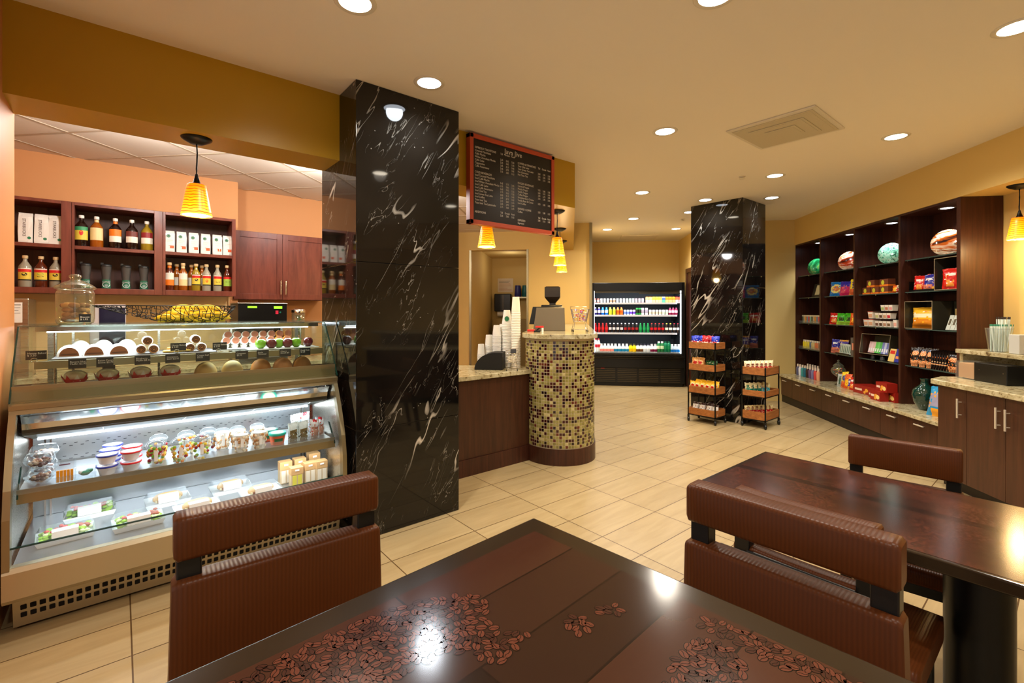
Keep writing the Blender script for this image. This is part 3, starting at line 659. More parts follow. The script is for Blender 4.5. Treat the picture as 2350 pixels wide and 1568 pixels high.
# right-hand counter with doors and raised granite tier
t=thing('service_counter','dark wood cabinet with doors and two level granite top at the right edge','counter',(-3.9,3.45,0),fr=S_)
k=dict(parent=t,w=True)
# (built along -u; the polygon is in shelf coordinates)
obj('granite_top',Bs().prism([(-4.40,2.995),(-1.2,2.995),(-1.2,3.89),(-4.56,3.89),(-4.56,3.18)],.845,.887),m_gran,bevel=.005,**k)
obj('carcass',Bs().prism([(-4.37,3.05),(-1.25,3.05),(-1.25,3.88),(-4.53,3.88),(-4.53,3.2)],.10,.845),m_wood,**k)
obj('kickboard',Bs().box(-4.42,-1.25,3.11,3.8,0,.10),M('kick_dark',(30,20,14),.5),**k)
for a,c,hx in ((-4.37,-4.085,-4.13),(-4.082,-3.75,-3.79),(-3.747,-3.40,-3.715),(-3.397,-3.05,-3.09),(-3.047,-2.7,-3.01)):
    d=obj('door',Bs().box(a,c,3.031,3.05,.105,.842),m_woodh,bevel=.001,**k)
    h=obj('handle',Bs().tube([(hx,3.0,.615),(hx,3.0,.765)],.007,8).tube([(hx,3.0,.64),(hx,3.033,.64)],.004,6).tube([(hx,3.0,.74),(hx,3.033,.74)],.004,6),M('satin_nickel',(226,214,192),.3,.5)); h.parent=d
obj('raised_tier',Bs().box(-4.66,-1.2,3.37,3.89,1.085,1.122).box(-4.655,-4.62,3.40,3.89,.887,1.085).box(-4.62,-1.2,3.84,3.89,.887,1.085),m_gran,bevel=.004,**k)
# ---------------------------------------------------------------- tables
def slab(bx,x0,x1,y0,y1,z0,z1,mi=0): return bx.box(x0,x1,y0,y1,z0,z1,mi)
K=.5286; ZTB=1.09
t=thing('bar_table','bar height dark cafe table in front with printed coffee beans under gloss','table',(.570,.626,0),rz=4.5)
obj('table_top',B().box(-.76,0,-.76,0,ZTB-.032,ZTB),m_tedge,t,bevel=.004,seg=3)
obj('printed_panel',B().box(-.72,-.038,-.72,-.038,ZTB-.0005,ZTB+.0002),m_tab1,t)
obj('column',B().lathe([(.04,.02),(.04,ZTB-.032)],24,(-.38,-.38,0)),m_blackm,t)
obj('foot',B().lathe([(0,.03),(.26,.02),(.28,0)],32,(-.38,-.38,0)),m_blackm,t)
def bean(b,x,y,a,s,mi):
    n=12; L_,W_=s,s*.66; ca,sa=math.cos(a),math.sin(a)
    def q(px,py,z): return (x+px*ca-py*sa,y+px*sa+py*ca,ZTB+z)
    b.add([q(L_*1.16*math.cos(2*PI*i/n),W_*1.22*math.sin(2*PI*i/n),.0003) for i in range(n)],[tuple(range(n))],3)
    b.add([q(L_*math.cos(2*PI*i/n),W_*math.sin(2*PI*i/n),.0004) for i in range(n)],[tuple(range(n))],mi)
    pts=[q(L_*.9*(j/4-1),W_*.22*math.sin(j*PI/4),.0005) for j in range(9)]; pts2=[q(L_*.9*(j/4-1),W_*.22*math.sin(j*PI/4)+W_*.2,.0005) for j in range(9)]
    b.add(pts+pts2[::-1],[tuple(range(18))],2)
b=B(); placed=[]
def clump(cx,cy,rx,ry,n,rot=0):
    s=.0058; c0,s0=math.cos(R(rot)),math.sin(R(rot)); tries=0; got=0
    cx,cy,rx,ry=cx*K,cy*K,rx*K,ry*K
    while got<n and tries<n*16:
        tries+=1; r=random.random()**.5; a=random.random()*2*PI; ex,ey=r*rx*math.cos(a),r*ry*math.sin(a)
        x,y=cx+ex*c0-ey*s0,cy+ex*s0+ey*c0
        if not(-.712<x<-.045 and -.712<y<-.045): continue
        if any((x-p)**2+(y-q_)**2<(s*1.34)**2 for p,q_ in placed): continue
        placed.append((x,y)); got+=1
        bean(b,x,y,random.random()*PI,s*random.uniform(.9,1.15),random.choice([0,0,1]))
clump(-.66,-.20,.24,.10,420,rot=-8); clump(-.84,-.16,.30,.07,380); clump(-.55,-.27,.10,.06,90,rot=-40); clump(-.50,-.375,.055,.035,46); clump(-.52,-.345,.03,.03,14)
clump(-.325,-.445,.035,.025,20,rot=30); clump(-.235,-.465,.03,.022,7); clump(-.45,-.385,.02,.01,3)
clump(-.10,-.80,.045,.14,150); clump(-.25,-.70,.09,.06,110); clump(-.38,-.72,.10,.06,60); clump(-.3,-.95,.12,.12,160); clump(-1.1,-.3,.15,.15,120)
clump(-.12,-.66,.03,.03,14)
obj('bean_print',b,[m_bean,m_bean2,m_bslit,m_bgap],t)
t=thing('cafe_table','long lower brown table with a faint printed pattern, at the right','table',(2.12,.0,0))
obj('table_top',B().box(-.352,.352,-.95,1.005,.722,.76),m_tedge,t,bevel=.006,seg=3)
obj('printed_panel',B().box(-.335,.335,-.93,.985,.7595,.7606),m_tab2,t)
obj('column',B().lathe([(.085,.02),(.085,.722)],32,(0,.21,0)),m_blackm,t)
obj('foot',B().lathe([(0,.03),(.26,.02),(.28,0)],32,(0,.21,0)),m_blackm,t)
# ---------------------------------------------------------------- chairs
def cushion(w,y0,y1,z0,z1,bow=0.0,n=16,taper=0.0,edge=.009,bot=0):
    """upholstered slab, slightly bowed, rounded over all edges"""
    b=B(); th=y1-y0; prof=[]
    m=6
    ring=[]
    for (cz,cy,a0) in ((z1-edge,y1-edge,0),(z1-edge,y0+edge,90),(z0+edge,y0+edge,180),(z0+edge,y1-edge,270)):
        for i in range(4): a=R(a0+i*30); ring.append((cy+edge*math.cos(a)*1.0,cz+edge*math.sin(a)))
    k=len(ring); v=[]; f=[]; xs=[]
    for i in range(n+1):
        s=-1+2*i/n; e=abs(s)
        xs.append(s)
    rows=[]
    for i,s in enumerate([-1]+xs+[1]):
        endcap=(i==0 or i==len(xs)+1)
        inner=.85 if endcap else 1
        for (y,z) in ring:
            zz=z; f_=(z-z0)/(z1-z0)
            ww=w/2*(1+bot*(1-f_)); x=s*(ww-(0 if endcap else .006))
            yc=(y0+y1)/2; zc=(z0+z1)/2
            if endcap: y_=yc+(y-yc)*.8; z_=zc+(z-zc)*(1-.006/(z1-z0)*2)
            else: y_,z_=y,z
            v.append((x,y_+bow*(s*s),z_-taper*(s+1)/2*f_))
    nr=len(xs)+2
    for i in range(nr-1):
        for j in range(k): f.append((i*k+j,(i+1)*k+j,(i+1)*k+(j+1)%k,i*k+(j+1)%k))
    b.add(v,f,0,True); b.add(v[:k],[tuple(range(k))],0); b.add(v[-k:],[tuple(range(k))[::-1]],0)
    return b
def chair(label,x,y,rz,W,zt,zr,zg,bow,seatd,z0=.50,seatw=None,bar=False):
    """zt top of rail, zr bottom of rail, zg top of lower back panel"""
    t=thing('bar_stool' if bar else 'dining_chair',label,'bar stool' if bar else 'chair',(x,y,0),rz=rz,group='brown leather bar stools' if bar else 'brown leather dining chairs'); q=.27 if bar else 0
    obj('top_rail',cushion(W,-.028,.028,zr,zt,bow),m_leather,t)
    obj('back_panel',cushion(W*1.015,-.030,.022,z0,zg,bow,bot=.03),m_leather,t)
    pw=.040 if bar else .05
    for s in(-1,1):
        xc=s*(W/2-pw/2-.004)
        obj('back_post',B().box(xc-pw/2,xc+pw/2,-.012+bow*.6,.024+bow*.6,.40+q,zr+.03).box(xc-pw/2,xc+pw/2,.0+bow*.6,.034+bow*.6,.36+q,zg-.02),m_blackwood,t,bevel=.003)
    obj('back_board',B().box(-W/2+.05,W/2-.05,.020,.032,z0-.02,zg-.006),m_blackwood,t,bevel=.003)
    sw=seatw or W*1.04
    sc=cushion(sw,-seatd-.02,-.035,.405+q,.475+q,0,edge=.022,n=14)
    obj('seat',sc,m_leather,t)
    obj('seat_frame',B().box(-sw/2+.02,sw/2-.02,-seatd,-.03,.365+q,.405+q),m_blackwood,t,bevel=.003)
    if bar: obj('footrest',B().box(-sw/2+.03,sw/2-.03,-seatd+.01,-seatd+.035,.26,.285),m_steel2,t)
    for s in(-1,1):
        xc=s*(sw/2-.045)
        obj('leg',B().xprism([(-seatd+.005,.37+q),(-seatd+.05,.37+q),(-seatd+.035,0),(-seatd,0)],xc-.02,xc+.02),m_blackwood,t,bevel=.003)
        obj('leg',B().xprism([(-.03,.40+q),(.03,.40+q),(.085,0),(.05,0)],xc-.02,xc+.02),m_blackwood,t,bevel=.003)
    return t
chair('tall brown leather bar stool with a back at the left of the front table',.2675,1.064,-2.0,.384,1.0816,1.001,.965,.0,.36,z0=.74,bar=True)
chair('tall brown leather bar stool with a back between the two tables',.989,.371,-88.2,.370,1.080,.999,.957,.0,.34,z0=.74,bar=True)
chair('brown leather chair tucked at the near side of the long table, seen from behind',1.615,.553,90,.40,.86,.716,.678,-.012,.42,z0=.44,seatw=.55)
chair('brown leather chair on the far side of the long table',2.745,.52,-82,.40,.862,.724,.68,.0,.40,z0=.44)
# ================================================================ goods
def arcband(b,r,z0,z1,a,mi): b.lathe([(r,z0),(r,z1)],10,mi=mi,a0=R(270-a),a1=R(270+a)); return b
def syrup(label,x,y,z,body,cap,bands,h=.25,r=.040,square=False,neck=None,fr=0,group=None,rz=0,extra=None):
    """glass syrup bottle: body, cap and printed label as parts"""
    t=thing('syrup_bottle',label,'bottle',(x,y,z),fr=fr,group=group,rz=rz)
    s=h/.25; b=B()
    pr=[(r*.93,0),(r,.006*s),(r,.145*s),(r*.92,.165*s),(r*.55,.19*s),(.014,.205*s),(.0125,.228*s),(.0125,.232*s)]
    if square: pr=[(r*.93,0),(r,.006*s),(r,.155*s),(r*.85,.172*s),(r*.45,.185*s),(.015,.195*s),(.013,.23*s)]
    b.lathe(pr,22); obj('glass_body',b,body,t)
    obj('cap',B().lathe([(.0165,.226*s),(.0175,.23*s),(.0175,.247*s),(.0155,.25*s)],16),cap,t)
    if neck: obj('neck_band',B().lathe([(.0155,.196*s),(.0150,.222*s)],16,caps=False),neck,t)
    b=B(); ms=[]
    for z0,z1,c in bands: ms.append(c); arcband(b,r+.0009,z0*h,z1*h,62,len(ms)-1)
    if extra:
        for (dx,zc,ww,hh,c) in extra:
            ms.append(c); n=14
            b.add([((dx+ww*math.cos(2*PI*i/n)),-math.sqrt(max(0,(r+.0016)**2-(dx+ww*math.cos(2*PI*i/n))**2)),zc*h+hh*math.sin(2*PI*i/n)) for i in range(n)],[tuple(range(n))[::-1]],len(ms)-1)
    obj('paper_label',b,ms,t)
    return t
ck=C(206,176,128,.6); wcap=C(235,232,225,.4); amber=M('amber_syrup',(150,78,14),.06,coat=.5); dark=M('dark_syrup',(30,14,10),.06,coat=.5); clr=M('clear_syrup',(176,170,150),.05,coat=.5,alpha=.75); brown=M('brown_syrup',(86,32,12),.06,coat=.5); gold=M('gold_syrup',(150,124,30),.06,coat=.5)
ye=C(222,196,70); redl=C(206,32,30); wh=C(234,228,214); orl=C(232,120,28); lime=C(150,186,70); blk=C(24,22,20); brn=C(110,52,44); crm=C(228,206,150)
redtop=[(.47,.56,redl),(.56,.59,wh),(.24,.47,ye),(.20,.24,blk)]
Y=5.365
G='syrup bottles in the open cabinets'
for x,bd,ex,l in [(-.58,clr,[(0,.40,.016,.013,blk)],'clear syrup bottle with yellow label, first from the left on the lower left shelf'),(-.49,brown,[(0,.42,.02,.01,lime),(0,.34,.02,.004,blk)],'brown syrup bottle with lime and yellow label between two clear ones'),(-.404,clr,[(0,.40,.016,.013,blk)],'clear syrup bottle with yellow label nearest the cabinet stile, lower left shelf')]:
    syrup(l,x,Y,1.648,bd,ck,redtop,r=.041,group=G,extra=ex)
for x,bd,bands,cap,nk,ex,l in [
 (-.248,dark,[(.50,.62,C(60,150,100)),(.20,.50,ye)],wcap,None,[(0,.42,.013,.022,redl)],'tall dark syrup bottle with parrot coloured label, first on the middle top shelf'),
 (-.152,amber,[(.22,.62,crm)],wcap,crm,None,'amber syrup bottle with a cream label, second on the middle top shelf'),
 (-.030,dark,[(.40,.62,orl),(.20,.40,wh)],wcap,orl,None,'dark syrup bottle with an orange and white label, third on the middle top shelf'),
 (.082,dark,[(.42,.60,brn),(.22,.42,wh)],wcap,None,None,'dark syrup bottle with a maroon and white label, fourth on the middle top shelf'),
 (.187,gold,[(.42,.60,C(140,40,44)),(.22,.42,wh)],wcap,None,None,'golden syrup bottle with a wine red label, last on the middle top shelf')]:
    syrup(l,x,Y,1.999,bd,cap,bands,h=.262,r=.045,group=G,neck=nk,extra=ex)
for x,bd,bands,nk,ex,l in [
 (.352,brown,[(.38,.62,wh),(.17,.38,orl)],orl,None,'brown syrup bottle with a white and orange label, lower right shelf'),
 (.455,amber,[(.40,.62,wh),(.17,.40,crm)],crm,None,'amber syrup bottle with a white label, lower right shelf'),
 (.556,gold,redtop,None,[(0,.40,.014,.012,blk)],'yellowish syrup bottle with a red topped label, left of the papaya one'),
 (.640,clr,redtop,None,[(0,.37,.012,.016,orl)],'clear syrup bottle with an orange fruit on its yellow label'),
 (.730,clr,redtop,None,[(0,.34,.018,.004,blk)],'clear syrup bottle with a plain yellow label, second from the right'),
 (.812,brown,[(.47,.55,redl),(.2,.47,lime)],None,[(0,.36,.02,.004,blk)],'dark syrup bottle with a green label at the right end of the shelf')]:
    syrup(l,x,Y,1.648,bd,ck,bands,h=.255,r=.036,group=G,neck=nk,extra=ex)
for x,l in ((.415,'half hidden amber syrup bottle behind the white labelled pair'),(.530,'syrup bottle standing behind the yellowish one'),(.615,'syrup bottle standing behind the one with the orange fruit')):
    syrup(l,x,Y+.10,1.648,amber,ck,[(.2,.5,wh)],h=.252,r=.032,group=G)
# coffee bags
def coffee_bag(label,x,y,z,w,h,d,kind,group,fr=0,rz=0):
    t=thing('coffee_bag',label,'bag',(x,y,z),fr=fr,group=group,rz=rz)
    b=B(); n=6; v=[]; f=[]
    rnd=random.Random(int(x*1000))
    prof=[(0,.96,.96),(.06,1,1),(.35,1,1),(.7,.99,.96),(.86,.98,.8),(.96,.96,.35),(1,.94,.06)]
    for zf,wf,df in prof:
        for (sx_,sy_) in ((-1,-1),(-.4,-1.04),(.4,-1.04),(1,-1),(1,1),(-1,1)):
            v.append((sx_*w/2*wf+rnd.uniform(-.002,.002),sy_*d/2*df+rnd.uniform(-.002,.002),zf*h))
    for j in range(len(prof)-1):
        for i in range(6): f.append((j*6+i,j*6+(i+1)%6,(j+1)*6+(i+1)%6,(j+1)*6+i))
    f.append((5,4,3,2,1,0)); k=len(prof)*6-6; f.append(tuple(range(k,k+6)))
    b.add(v,f); obj('foil_bag',b,M('white_foil',(232,228,222),.3,spec=.6),t,bevel=.002)
    yf=-d/2*1.04-.0012
    if kind=='vertical':
        text('lettering','STARBUCKS',.026,C(70,44,36,.6),t,(-w/2+.027,yf,h*.80),rot=(90,90,0))
        g=B(); g.add([(w*.25+.011*math.cos(2*PI*i/16),yf,h*.16+.011*math.sin(2*PI*i/16)) for i in range(16)],[tuple(range(16))]); obj('emblem',g,C(40,120,84),t)
    else:
        g=B(); cx,cz=-w*.12,h*.74
        for r0,r1,mi in ((.0,.008,0),(.0095,.0145,0)):
            n=16; g.add([(cx+r1*math.cos(2*PI*i/n),yf,cz+r1*math.sin(2*PI*i/n)) for i in range(n)]+[(cx+r0*math.cos(2*PI*i/n),yf,cz+r0*math.sin(2*PI*i/n)) for i in range(n)],[(i,(i+1)%n,n+(i+1)%n,n+i) for i in range(n)] if r0>0 else [tuple(range(n))],mi)
        obj('emblem',g,C(50,116,84),t)
        g=B().box(w*.02,w*.40,yf-.0002,yf+.0006,h*.17,h*.30).box(-w*.1,w*.05,yf-.0002,yf+.0006,h*.285,h*.30); obj('flavour_panel',g,C(226,96,50),t)
        g=B().box(-w*.3,w*.3,yf-.0002,yf+.0006,h*.55,h*.556).box(-w*.3,w*.1,yf-.0002,yf+.0006,h*.47,h*.475); obj('print_line',g,C(206,160,140),t)
    return t
for x,l in ((-.575,'white foil coffee bag with vertical brown lettering, leftmost'),(-.485,'white foil coffee bag with vertical brown lettering, second'),(-.402,'white foil coffee bag with vertical brown lettering, beside the stile')):
    coffee_bag(l,x,Y,1.999,.084,.238,.06,'vertical','lettered coffee bags in the left cabinet')
for i,x in enumerate((.352,.442,.537,.632,.727,.812)):
    coffee_bag('white coffee bag with green emblem and orange patch, %s from the left'%ORD[i],x,Y,1.999,.078,.196,.06,'emblem','white coffee bags with green emblems')
# tumblers
for i,x in enumerate((-.222,-.090,.042,.165)):
    t=thing('travel_tumbler','dark grey travel tumbler with green and white emblem, %s from the left'%ORD[i],'tumbler',(x,Y,1.648),group='grey tumblers in the middle cabinet')
    obj('cup_body',B().lathe([(.028,0),(.030,.004),(.0275,.05),(.0285,.10),(.034,.165),(.036,.19)],22),C(74,72,70,.35),t)
    obj('lid',B().lathe([(.037,.188),(.038,.195),(.036,.205),(.020,.212),(0,.213)],22).box(-.036,-.018,-.008,.008,.205,.222),C(36,38,38,.4),t)
    b=arcband(B(),.0312,.004,.082,80,0); b=B().lathe([(.0308,.004),(.0288,.05),(.0290,.078)],12,mi=0,a0=R(195),a1=R(345))
    n=16
    for cx,cz,rr,mi in ((0,.036,.026,1),(.018,.06,.009,2),(-.018,.058,.009,2),(0,.03,.012,2)):
        b.add([(cx+rr*math.cos(2*PI*k_/n),-math.sqrt(max(1e-6,.0322**2-min(.031,abs(cx+rr*math.cos(2*PI*k_/n)))**2)),cz+rr*math.sin(2*PI*k_/n)) for k_ in range(n)],[tuple(range(n))[::-1]],mi)
    obj('emblem',b,[C(40,112,84),C(196,206,204),C(120,150,144)],t)
# things on the back counter
t=thing('steel_dispenser','stainless steel unit with a paper notice at the far left behind the case','dispenser',(-.60,5.25,.95))
obj('housing',B().box(-.12,.075,-.2,.2,0,.60),m_steel,t,bevel=.006); obj('notice',B().box(-.02,.04,-.203,-.2005,.42,.57),m_white,t)
obj('printed_lines',B().box(-.012,.032,-.2036,-.203,.55,.555).box(-.012,.03,-.2036,-.203,.53,.533).box(-.012,.02,-.2036,-.203,.51,.513).box(-.012,.03,-.2036,-.203,.49,.493),C(120,118,112),t)
t=thing('order_screen','small dark flat screen on the back counter behind the biscuit jar','screen',(-.06,5.15,.95))
obj('screen_housing',B().box(-.13,.10,-.02,.03,.12,.56),C(200,196,200,.4),t,bevel=.006); obj('screen_panel',B().box(-.07,.095,-.023,-.02,.13,.535),M('screen_dark',(28,22,52),.15),t); obj('stand',B().box(-.05,.03,-.04,.06,0,.12),m_black,t)
t=thing('espresso_machine','black espresso machine with green displays behind the banana basket','espresso machine',(1.07,5.25,.95))
obj('housing',B().box(-.21,.22,-.16,.25,.40,.575,0).box(-.215,.225,-.17,.26,.575,.585,1).box(-.21,.22,.0,.25,.06,.40,0).box(-.21,.22,-.20,.25,0,.06,1),[m_black,m_steel],t,bevel=.004)
obj('display',B().box(-.13,-.05,-.163,-.1605,.535,.552),M('green_display',(120,220,40),.4,em=1.6,emc=(110,230,30)),t); obj('display',B().box(.10,.175,-.163,-.1605,.53,.552),M('green_display',(1,1,1)),t)
obj('button',B().lathe([(.018,0),(0,.002)],12) if False else B().box(.115,.14,-.164,-.1605,.475,.51),C(200,40,70),t); obj('button',B().box(.15,.165,-.164,-.1605,.485,.5),C(30,120,100),t)
for x in (-.08,.13):
    g=B().lathe([(.034,.36),(.034,.40)],16,(x,-.10,0)).tube([(x,-.13,.375),(x,-.22,.365)],.012,8); obj('portafilter',g,m_chrome,t)
    obj('group_head',B().lathe([(.04,.395),(.036,.42)],16,(x,-.10,0)),m_chrome,t)
t=thing('glass_canister','glass canister of green leaves right of the espresso machine','jar',(1.415,5.15,.95))
obj('glass_body',B().lathe([(.058,0),(.064,.01),(.064,.48),(.06,.49)],22),m_jar,t); obj('lid',B().lathe([(.068,.49),(.068,.52),(.03,.53),(0,.53)],22),m_chrome,t)
b=B()
for i in range(26): a=random.random()*6.28; rr=random.random()*.035; b.ball((rr*math.cos(a),rr*math.sin(a),.03+i*.017),.024,.02,.011,n=8)
obj('leaves',b,C(116,136,46,.6),t)
# ---------------------------------------------------------------- biscuit jar and banana basket on the case
ZT=1.3845
t=thing('biscuit_jar','large lidded glass jar of long biscuits on top of the display case','jar',(-.192,3.60,ZT))
obj('glass_body',B().lathe([(.066,0),(.078,.006),(.083,.03),(.083,.17),(.079,.185),(.068,.19)],30,caps=False),m_jar,t)
obj('glass_base',B().lathe([(.0,0.001),(.068,.001),(.074,.008),(0,.009)],30,caps=False),m_jar,t)
obj('lid',B().lathe([(.074,.190),(.088,.198),(.090,.205),(.070,.222),(.045,.235),(.028,.243),(.020,.252),(.028,.262),(.027,.272),(.015,.278),(0,.279)],30,caps=False),m_jar,t)
bis=[C(196,146,88,.7),C(150,96,48,.7),C(118,72,36,.7)]
rnd=random.Random(3); k=0
for layer in range(4):
    for i in range(6):
        a=i*PI/3+layer*.5+rnd.uniform(-.2,.2); rr=.050; L=.045
        cx,cy,cz=rr*math.cos(a)*rnd.uniform(.6,1.05),rr*math.sin(a)*rnd.uniform(.6,1.05),.026+layer*.026
        b=B(); da=a+PI/2+rnd.uniform(-.7,.7); dz=rnd.uniform(-.25,.25); v=Vector((math.cos(da),math.sin(da),dz)).normalized()*.026
        b.tube([(cx-v.x,cy-v.y,cz-v.z),(cx-v.x*.7,cy-v.y*.7,cz-v.z*.7),(cx,cy,cz+.002),(cx+v.x*.7,cy+v.y*.7,cz+v.z*.7),(cx+v.x,cy+v.y,cz+v.z)],[.006,.0125,.014,.0125,.006],9)
        k+=1
        solo('biscuit',b,bis[(k*7)%3],'one of the long brown biscuits piled in the glass jar','biscuit',(-.192,3.60,ZT),group='biscuits in the glass jar')
t=thing('price_tag','small black chalk price tag leaning on the front of the biscuit jar','price tag',(-.148,3.50,ZT))
obj('card',B().box(-.024,.024,-.002,.001,.012,.056),m_tag,t); obj('stand',B().lathe([(.010,0),(.010,.003)],12).tube([(0,0,.003),(0,0,.014)],.002,6),m_chrome,t)
text('lettering','Biscotti\n$ 1.95',.0125,m_chalk,t,(-.019,-.0025,.036))
# wire basket: boat-shaped bowl with pointed left end
t=thing('wire_basket','black woven wire boat shaped basket holding bananas on the display case','basket',(.24,3.62,ZT))
def bask(s,q):  # s along -1..1 , q around rim->bottom 0..1 -> point
    hw=.085*(1-abs(s)**2.2)**.6 if abs(s)<1 else 0
    if s<0: hw*= (1+s)**.35 if s>-1 else 0
    x=.36*s; base=-.0
    zb=.002+ (.098*((-s-.05)/.95)**1.15 if s<-.05 else (.098*max(0,(s-.72)/.28)**1.3))
    zr=.105
    a=q*PI/2
    return (x,hw*math.cos(a),zb+(zr-zb)*(1-math.sin(a)))
def bp(s,q): # q -1..1 across both sides
    x,y,z=bask(s,1-abs(q)); return (x,y*(1 if q>0 else -1),z)
b=B()
rim=[bp(-1+2*i/40,1) for i in range(41)]+[bp(1-2*i/40,-1) for i in range(1,40)]
b.tube(rim,.0028,6,closed=True)
obj('rim',b,m_blackm,t)
b=B(); rnd=random.Random(5)
P=[[bp(-.97+1.94*i/30+rnd.uniform(-.02,.02),-1+2*j/11+ (rnd.uniform(-.06,.06) if 0<j<11 else 0)) for j in range(12)] for i in range(31)]
for i in range(31):
    for j in range(11):
        if rnd.random()<.8: b.tube([P[i][j],P[i][j+1]],.0019,4)
        if i<30 and rnd.random()<.75: b.tube([P[i][j],P[i+1][j+(1 if rnd.random()<.35 else 0)]],.0019,4)
obj('wire_mesh',b,m_blackm,t)
def banana(label,x,y,z,L,rz,pitch=0,col=(226,188,36),curve=.25):
    b=B(); n=10; pts=[];rs=[]
    for i in range(n+1):
        s=-1+2*i/n; pts.append((s*L/2,0,-curve*L*s*s*.5+.0)); rs.append(.016*(1-abs(s)**5*.75))
    b.tube(pts,rs,9)
    t=thing('banana',label,'banana',(x,y,z),rz=rz,group='bananas in the wire basket'); t.rotation_euler[0]=R(pitch)
    obj('fruit',b,M('banana_%d'%col[0],col,.45),t)
    e=pts[-1]; obj('stem',B().tube([e,(e[0]+.012,0,e[2]-.004)],[.0045,.003],6),C(70,52,20),t)
rnd=random.Random(11); k=0
for layer,(xs,zz) in enumerate(([.0,.06,.12,.18,.24],.018),([-.01,.07,.14,.2,.27],.040),([.02,.08,.15,.22,.27],.062),([.05,.12,.18,.24],.084),([.08,.16,.22],.108)) if False else enumerate([([.0,.06,.12,.18,.24],.016),([-.01,.07,.14,.2,.26],.033),([.02,.08,.15,.22,.26],.050),([.05,.12,.18,.24],.068),([.07,.14,.20],.092)]):
    for i,x in enumerate(xs):
        k+=1; col=[(196,176,40),(214,182,34),(226,184,28),(230,190,36),(232,196,52)][layer]
        lab='yellow banana in the wire basket, %s layer from the bottom, %s from the left'%(ORD[layer],ORD[i])
        if layer==4: lab='yellow banana lying on the top of the heap, %s from the left'%ORD[i]
        banana(lab,.24+x,3.62+rnd.uniform(-.02,.02)*(1 if layer<4 else .3),ZT+zz+.006,.125 if layer==0 else .14,rnd.uniform(-30,30) if layer<4 else rnd.uniform(-8,8),0,col)
# ---------------------------------------------------------------- pastries and fruit in the upper case
ZS=1.2065
def tray(label,x0,x1,y0,y1,z,mat,h=.01,skirt=0):
    t=B().box(x0,x1,y0,y1,z,z+.006); 
    if skirt: t.box(x0,x1,y0-.003,y0,z-skirt,z+.006)
    o=solo('serving_tray',t,mat,label,'tray',bevel=.002); return o
slate=C(120,112,112,.5)
tray('grey tray under the dusted loaves on the glass shelf',-.27,.46,3.355,3.70,ZS,slate)
tray('white oval tray holding the apples at the right of the shelf',.63,1.06,3.36,3.50,ZS,C(206,204,200,.3))
tray('pale tray under the row of rolled pastries',.49,1.0,3.53,3.72,ZS+.0,C(210,206,200,.3))
dust=C(244,240,232,.8); crust=C(128,70,30,.7); slit=C(60,36,24,.8)
def pillow_food(name,label,x,y,z,rx,ry,rz_,mats,face=True,group=None,rot=0,cap=.55):
    t=thing(name,label,name.replace('_',' ').split()[-1],(x,y,z),rz=rot,group=group)
    b=B(); n=22; m=8; v=[];f=[]
    for j in range(m+1):
        a=PI/2*j/m
        for i in range(n): th=2*PI*i/n; v.append((rx*math.cos(a)*math.cos(th),max(ry*math.cos(a)*math.sin(th),-ry*.6 if face else -9),rz_*math.sin(a)**.9))
    for j in range(m):
        for i in range(n): f.append((j*n+i,j*n+(i+1)%n,(j+1)*n+(i+1)%n,(j+1)*n+i))
    b.add(v,f,0,True); b.add(v[:n],[tuple(range(n))[::-1]],0)
    obj('crust',b,mats[0],t)
    if face:
        b=B(); b.add([(.76*rx*math.cos(PI*i/14),-ry*.6-.001,.004+.74*rz_*math.sin(PI*i/14)) for i in range(15)],[tuple(range(15))],0)
        obj('cut_face',b,mats[1],t)
        obj('filling',B().box(-rx*.6,rx*.6,-ry*.6-.002,-ry*.6-.001,rz_*.2,rz_*.26),mats[2],t)
    return t
for i,x in enumerate((-.208,-.108,-.003)):
    pillow_food('filled_loaf','brown loaf dusted with white sugar on the grey tray, %s from the left'%ORD[i],x,3.49,ZS+.006,.052,.07,.062,[dust,crust,slit],group='sugar dusted loaves')
    pillow_food('filled_loaf','sugar dusted loaf in the back row, behind the %s loaf from the left'%ORD[i],x+.035,3.64,ZS+.006,.05,.05,.078,[dust,crust,slit],face=False,group='sugar dusted loaves')
def roll(label,x,y,z,r=.026,L=.07,group='chocolate swirl rolls',a=dust,c=C(190,120,60,.7),rot=0):
    t=thing('swirl_roll',label,'pastry',(x,y,z),group=group,rz=rot)
    b=B(Matrix.Translation((0,0,r))@Matrix.Rotation(R(90),4,'X')); b.lathe([(r*.8,-L/2),(r,-L/2+.008),(r,L/2-.008),(r*.86,L/2)],16); obj('dough',b,a,t)
    b=B(); n=34; pts=[]
    for i in range(n): q=i/n*2.6*2*PI; rr=r*.12+r*.68*i/n; pts.append((rr*math.cos(q),-L/2-.0012,r+rr*math.sin(q)))
    b.tube(pts,.0022,4); obj('swirl',b,C(74,40,24,.7),t)
    obj('cut_face',B(Matrix.Translation((0,0,r))@Matrix.Rotation(R(90),4,'X')).lathe([(r*.84,L/2+.0005),(0,L/2+.0005)],16,caps=False),c,t)
for i,(x,z) in enumerate(((.093,0),(.150,0),(.122,.048),(.325,0),(.382,0),(.353,.048))):
    roll('chocolate swirl roll, %s'%['bottom left of the left stack','bottom right of the left stack','top of the left stack','bottom left of the right stack','bottom right of the right stack','top of the right stack'][i],x,3.44,ZS+.006+z)
ck2=C(206,150,84,.7)
for i in range(5):
    x=.225+i*.021; solo('cookie',B().lathe([(0,0),(.030,.002),(.034,.008),(.028,.014),(0,.016)],18,caps=False),[C(226,190,96,.7),C(190,130,60,.7)][i%2],'flat glazed cookie lying between the swirl roll stacks, %s from the left'%ORD[i],'cookie',(x,3.43+.03*(i%2),ZS+.0065+.014*(i%2)*1.1+(i//2)*.002),group='flat cookies between the roll stacks')
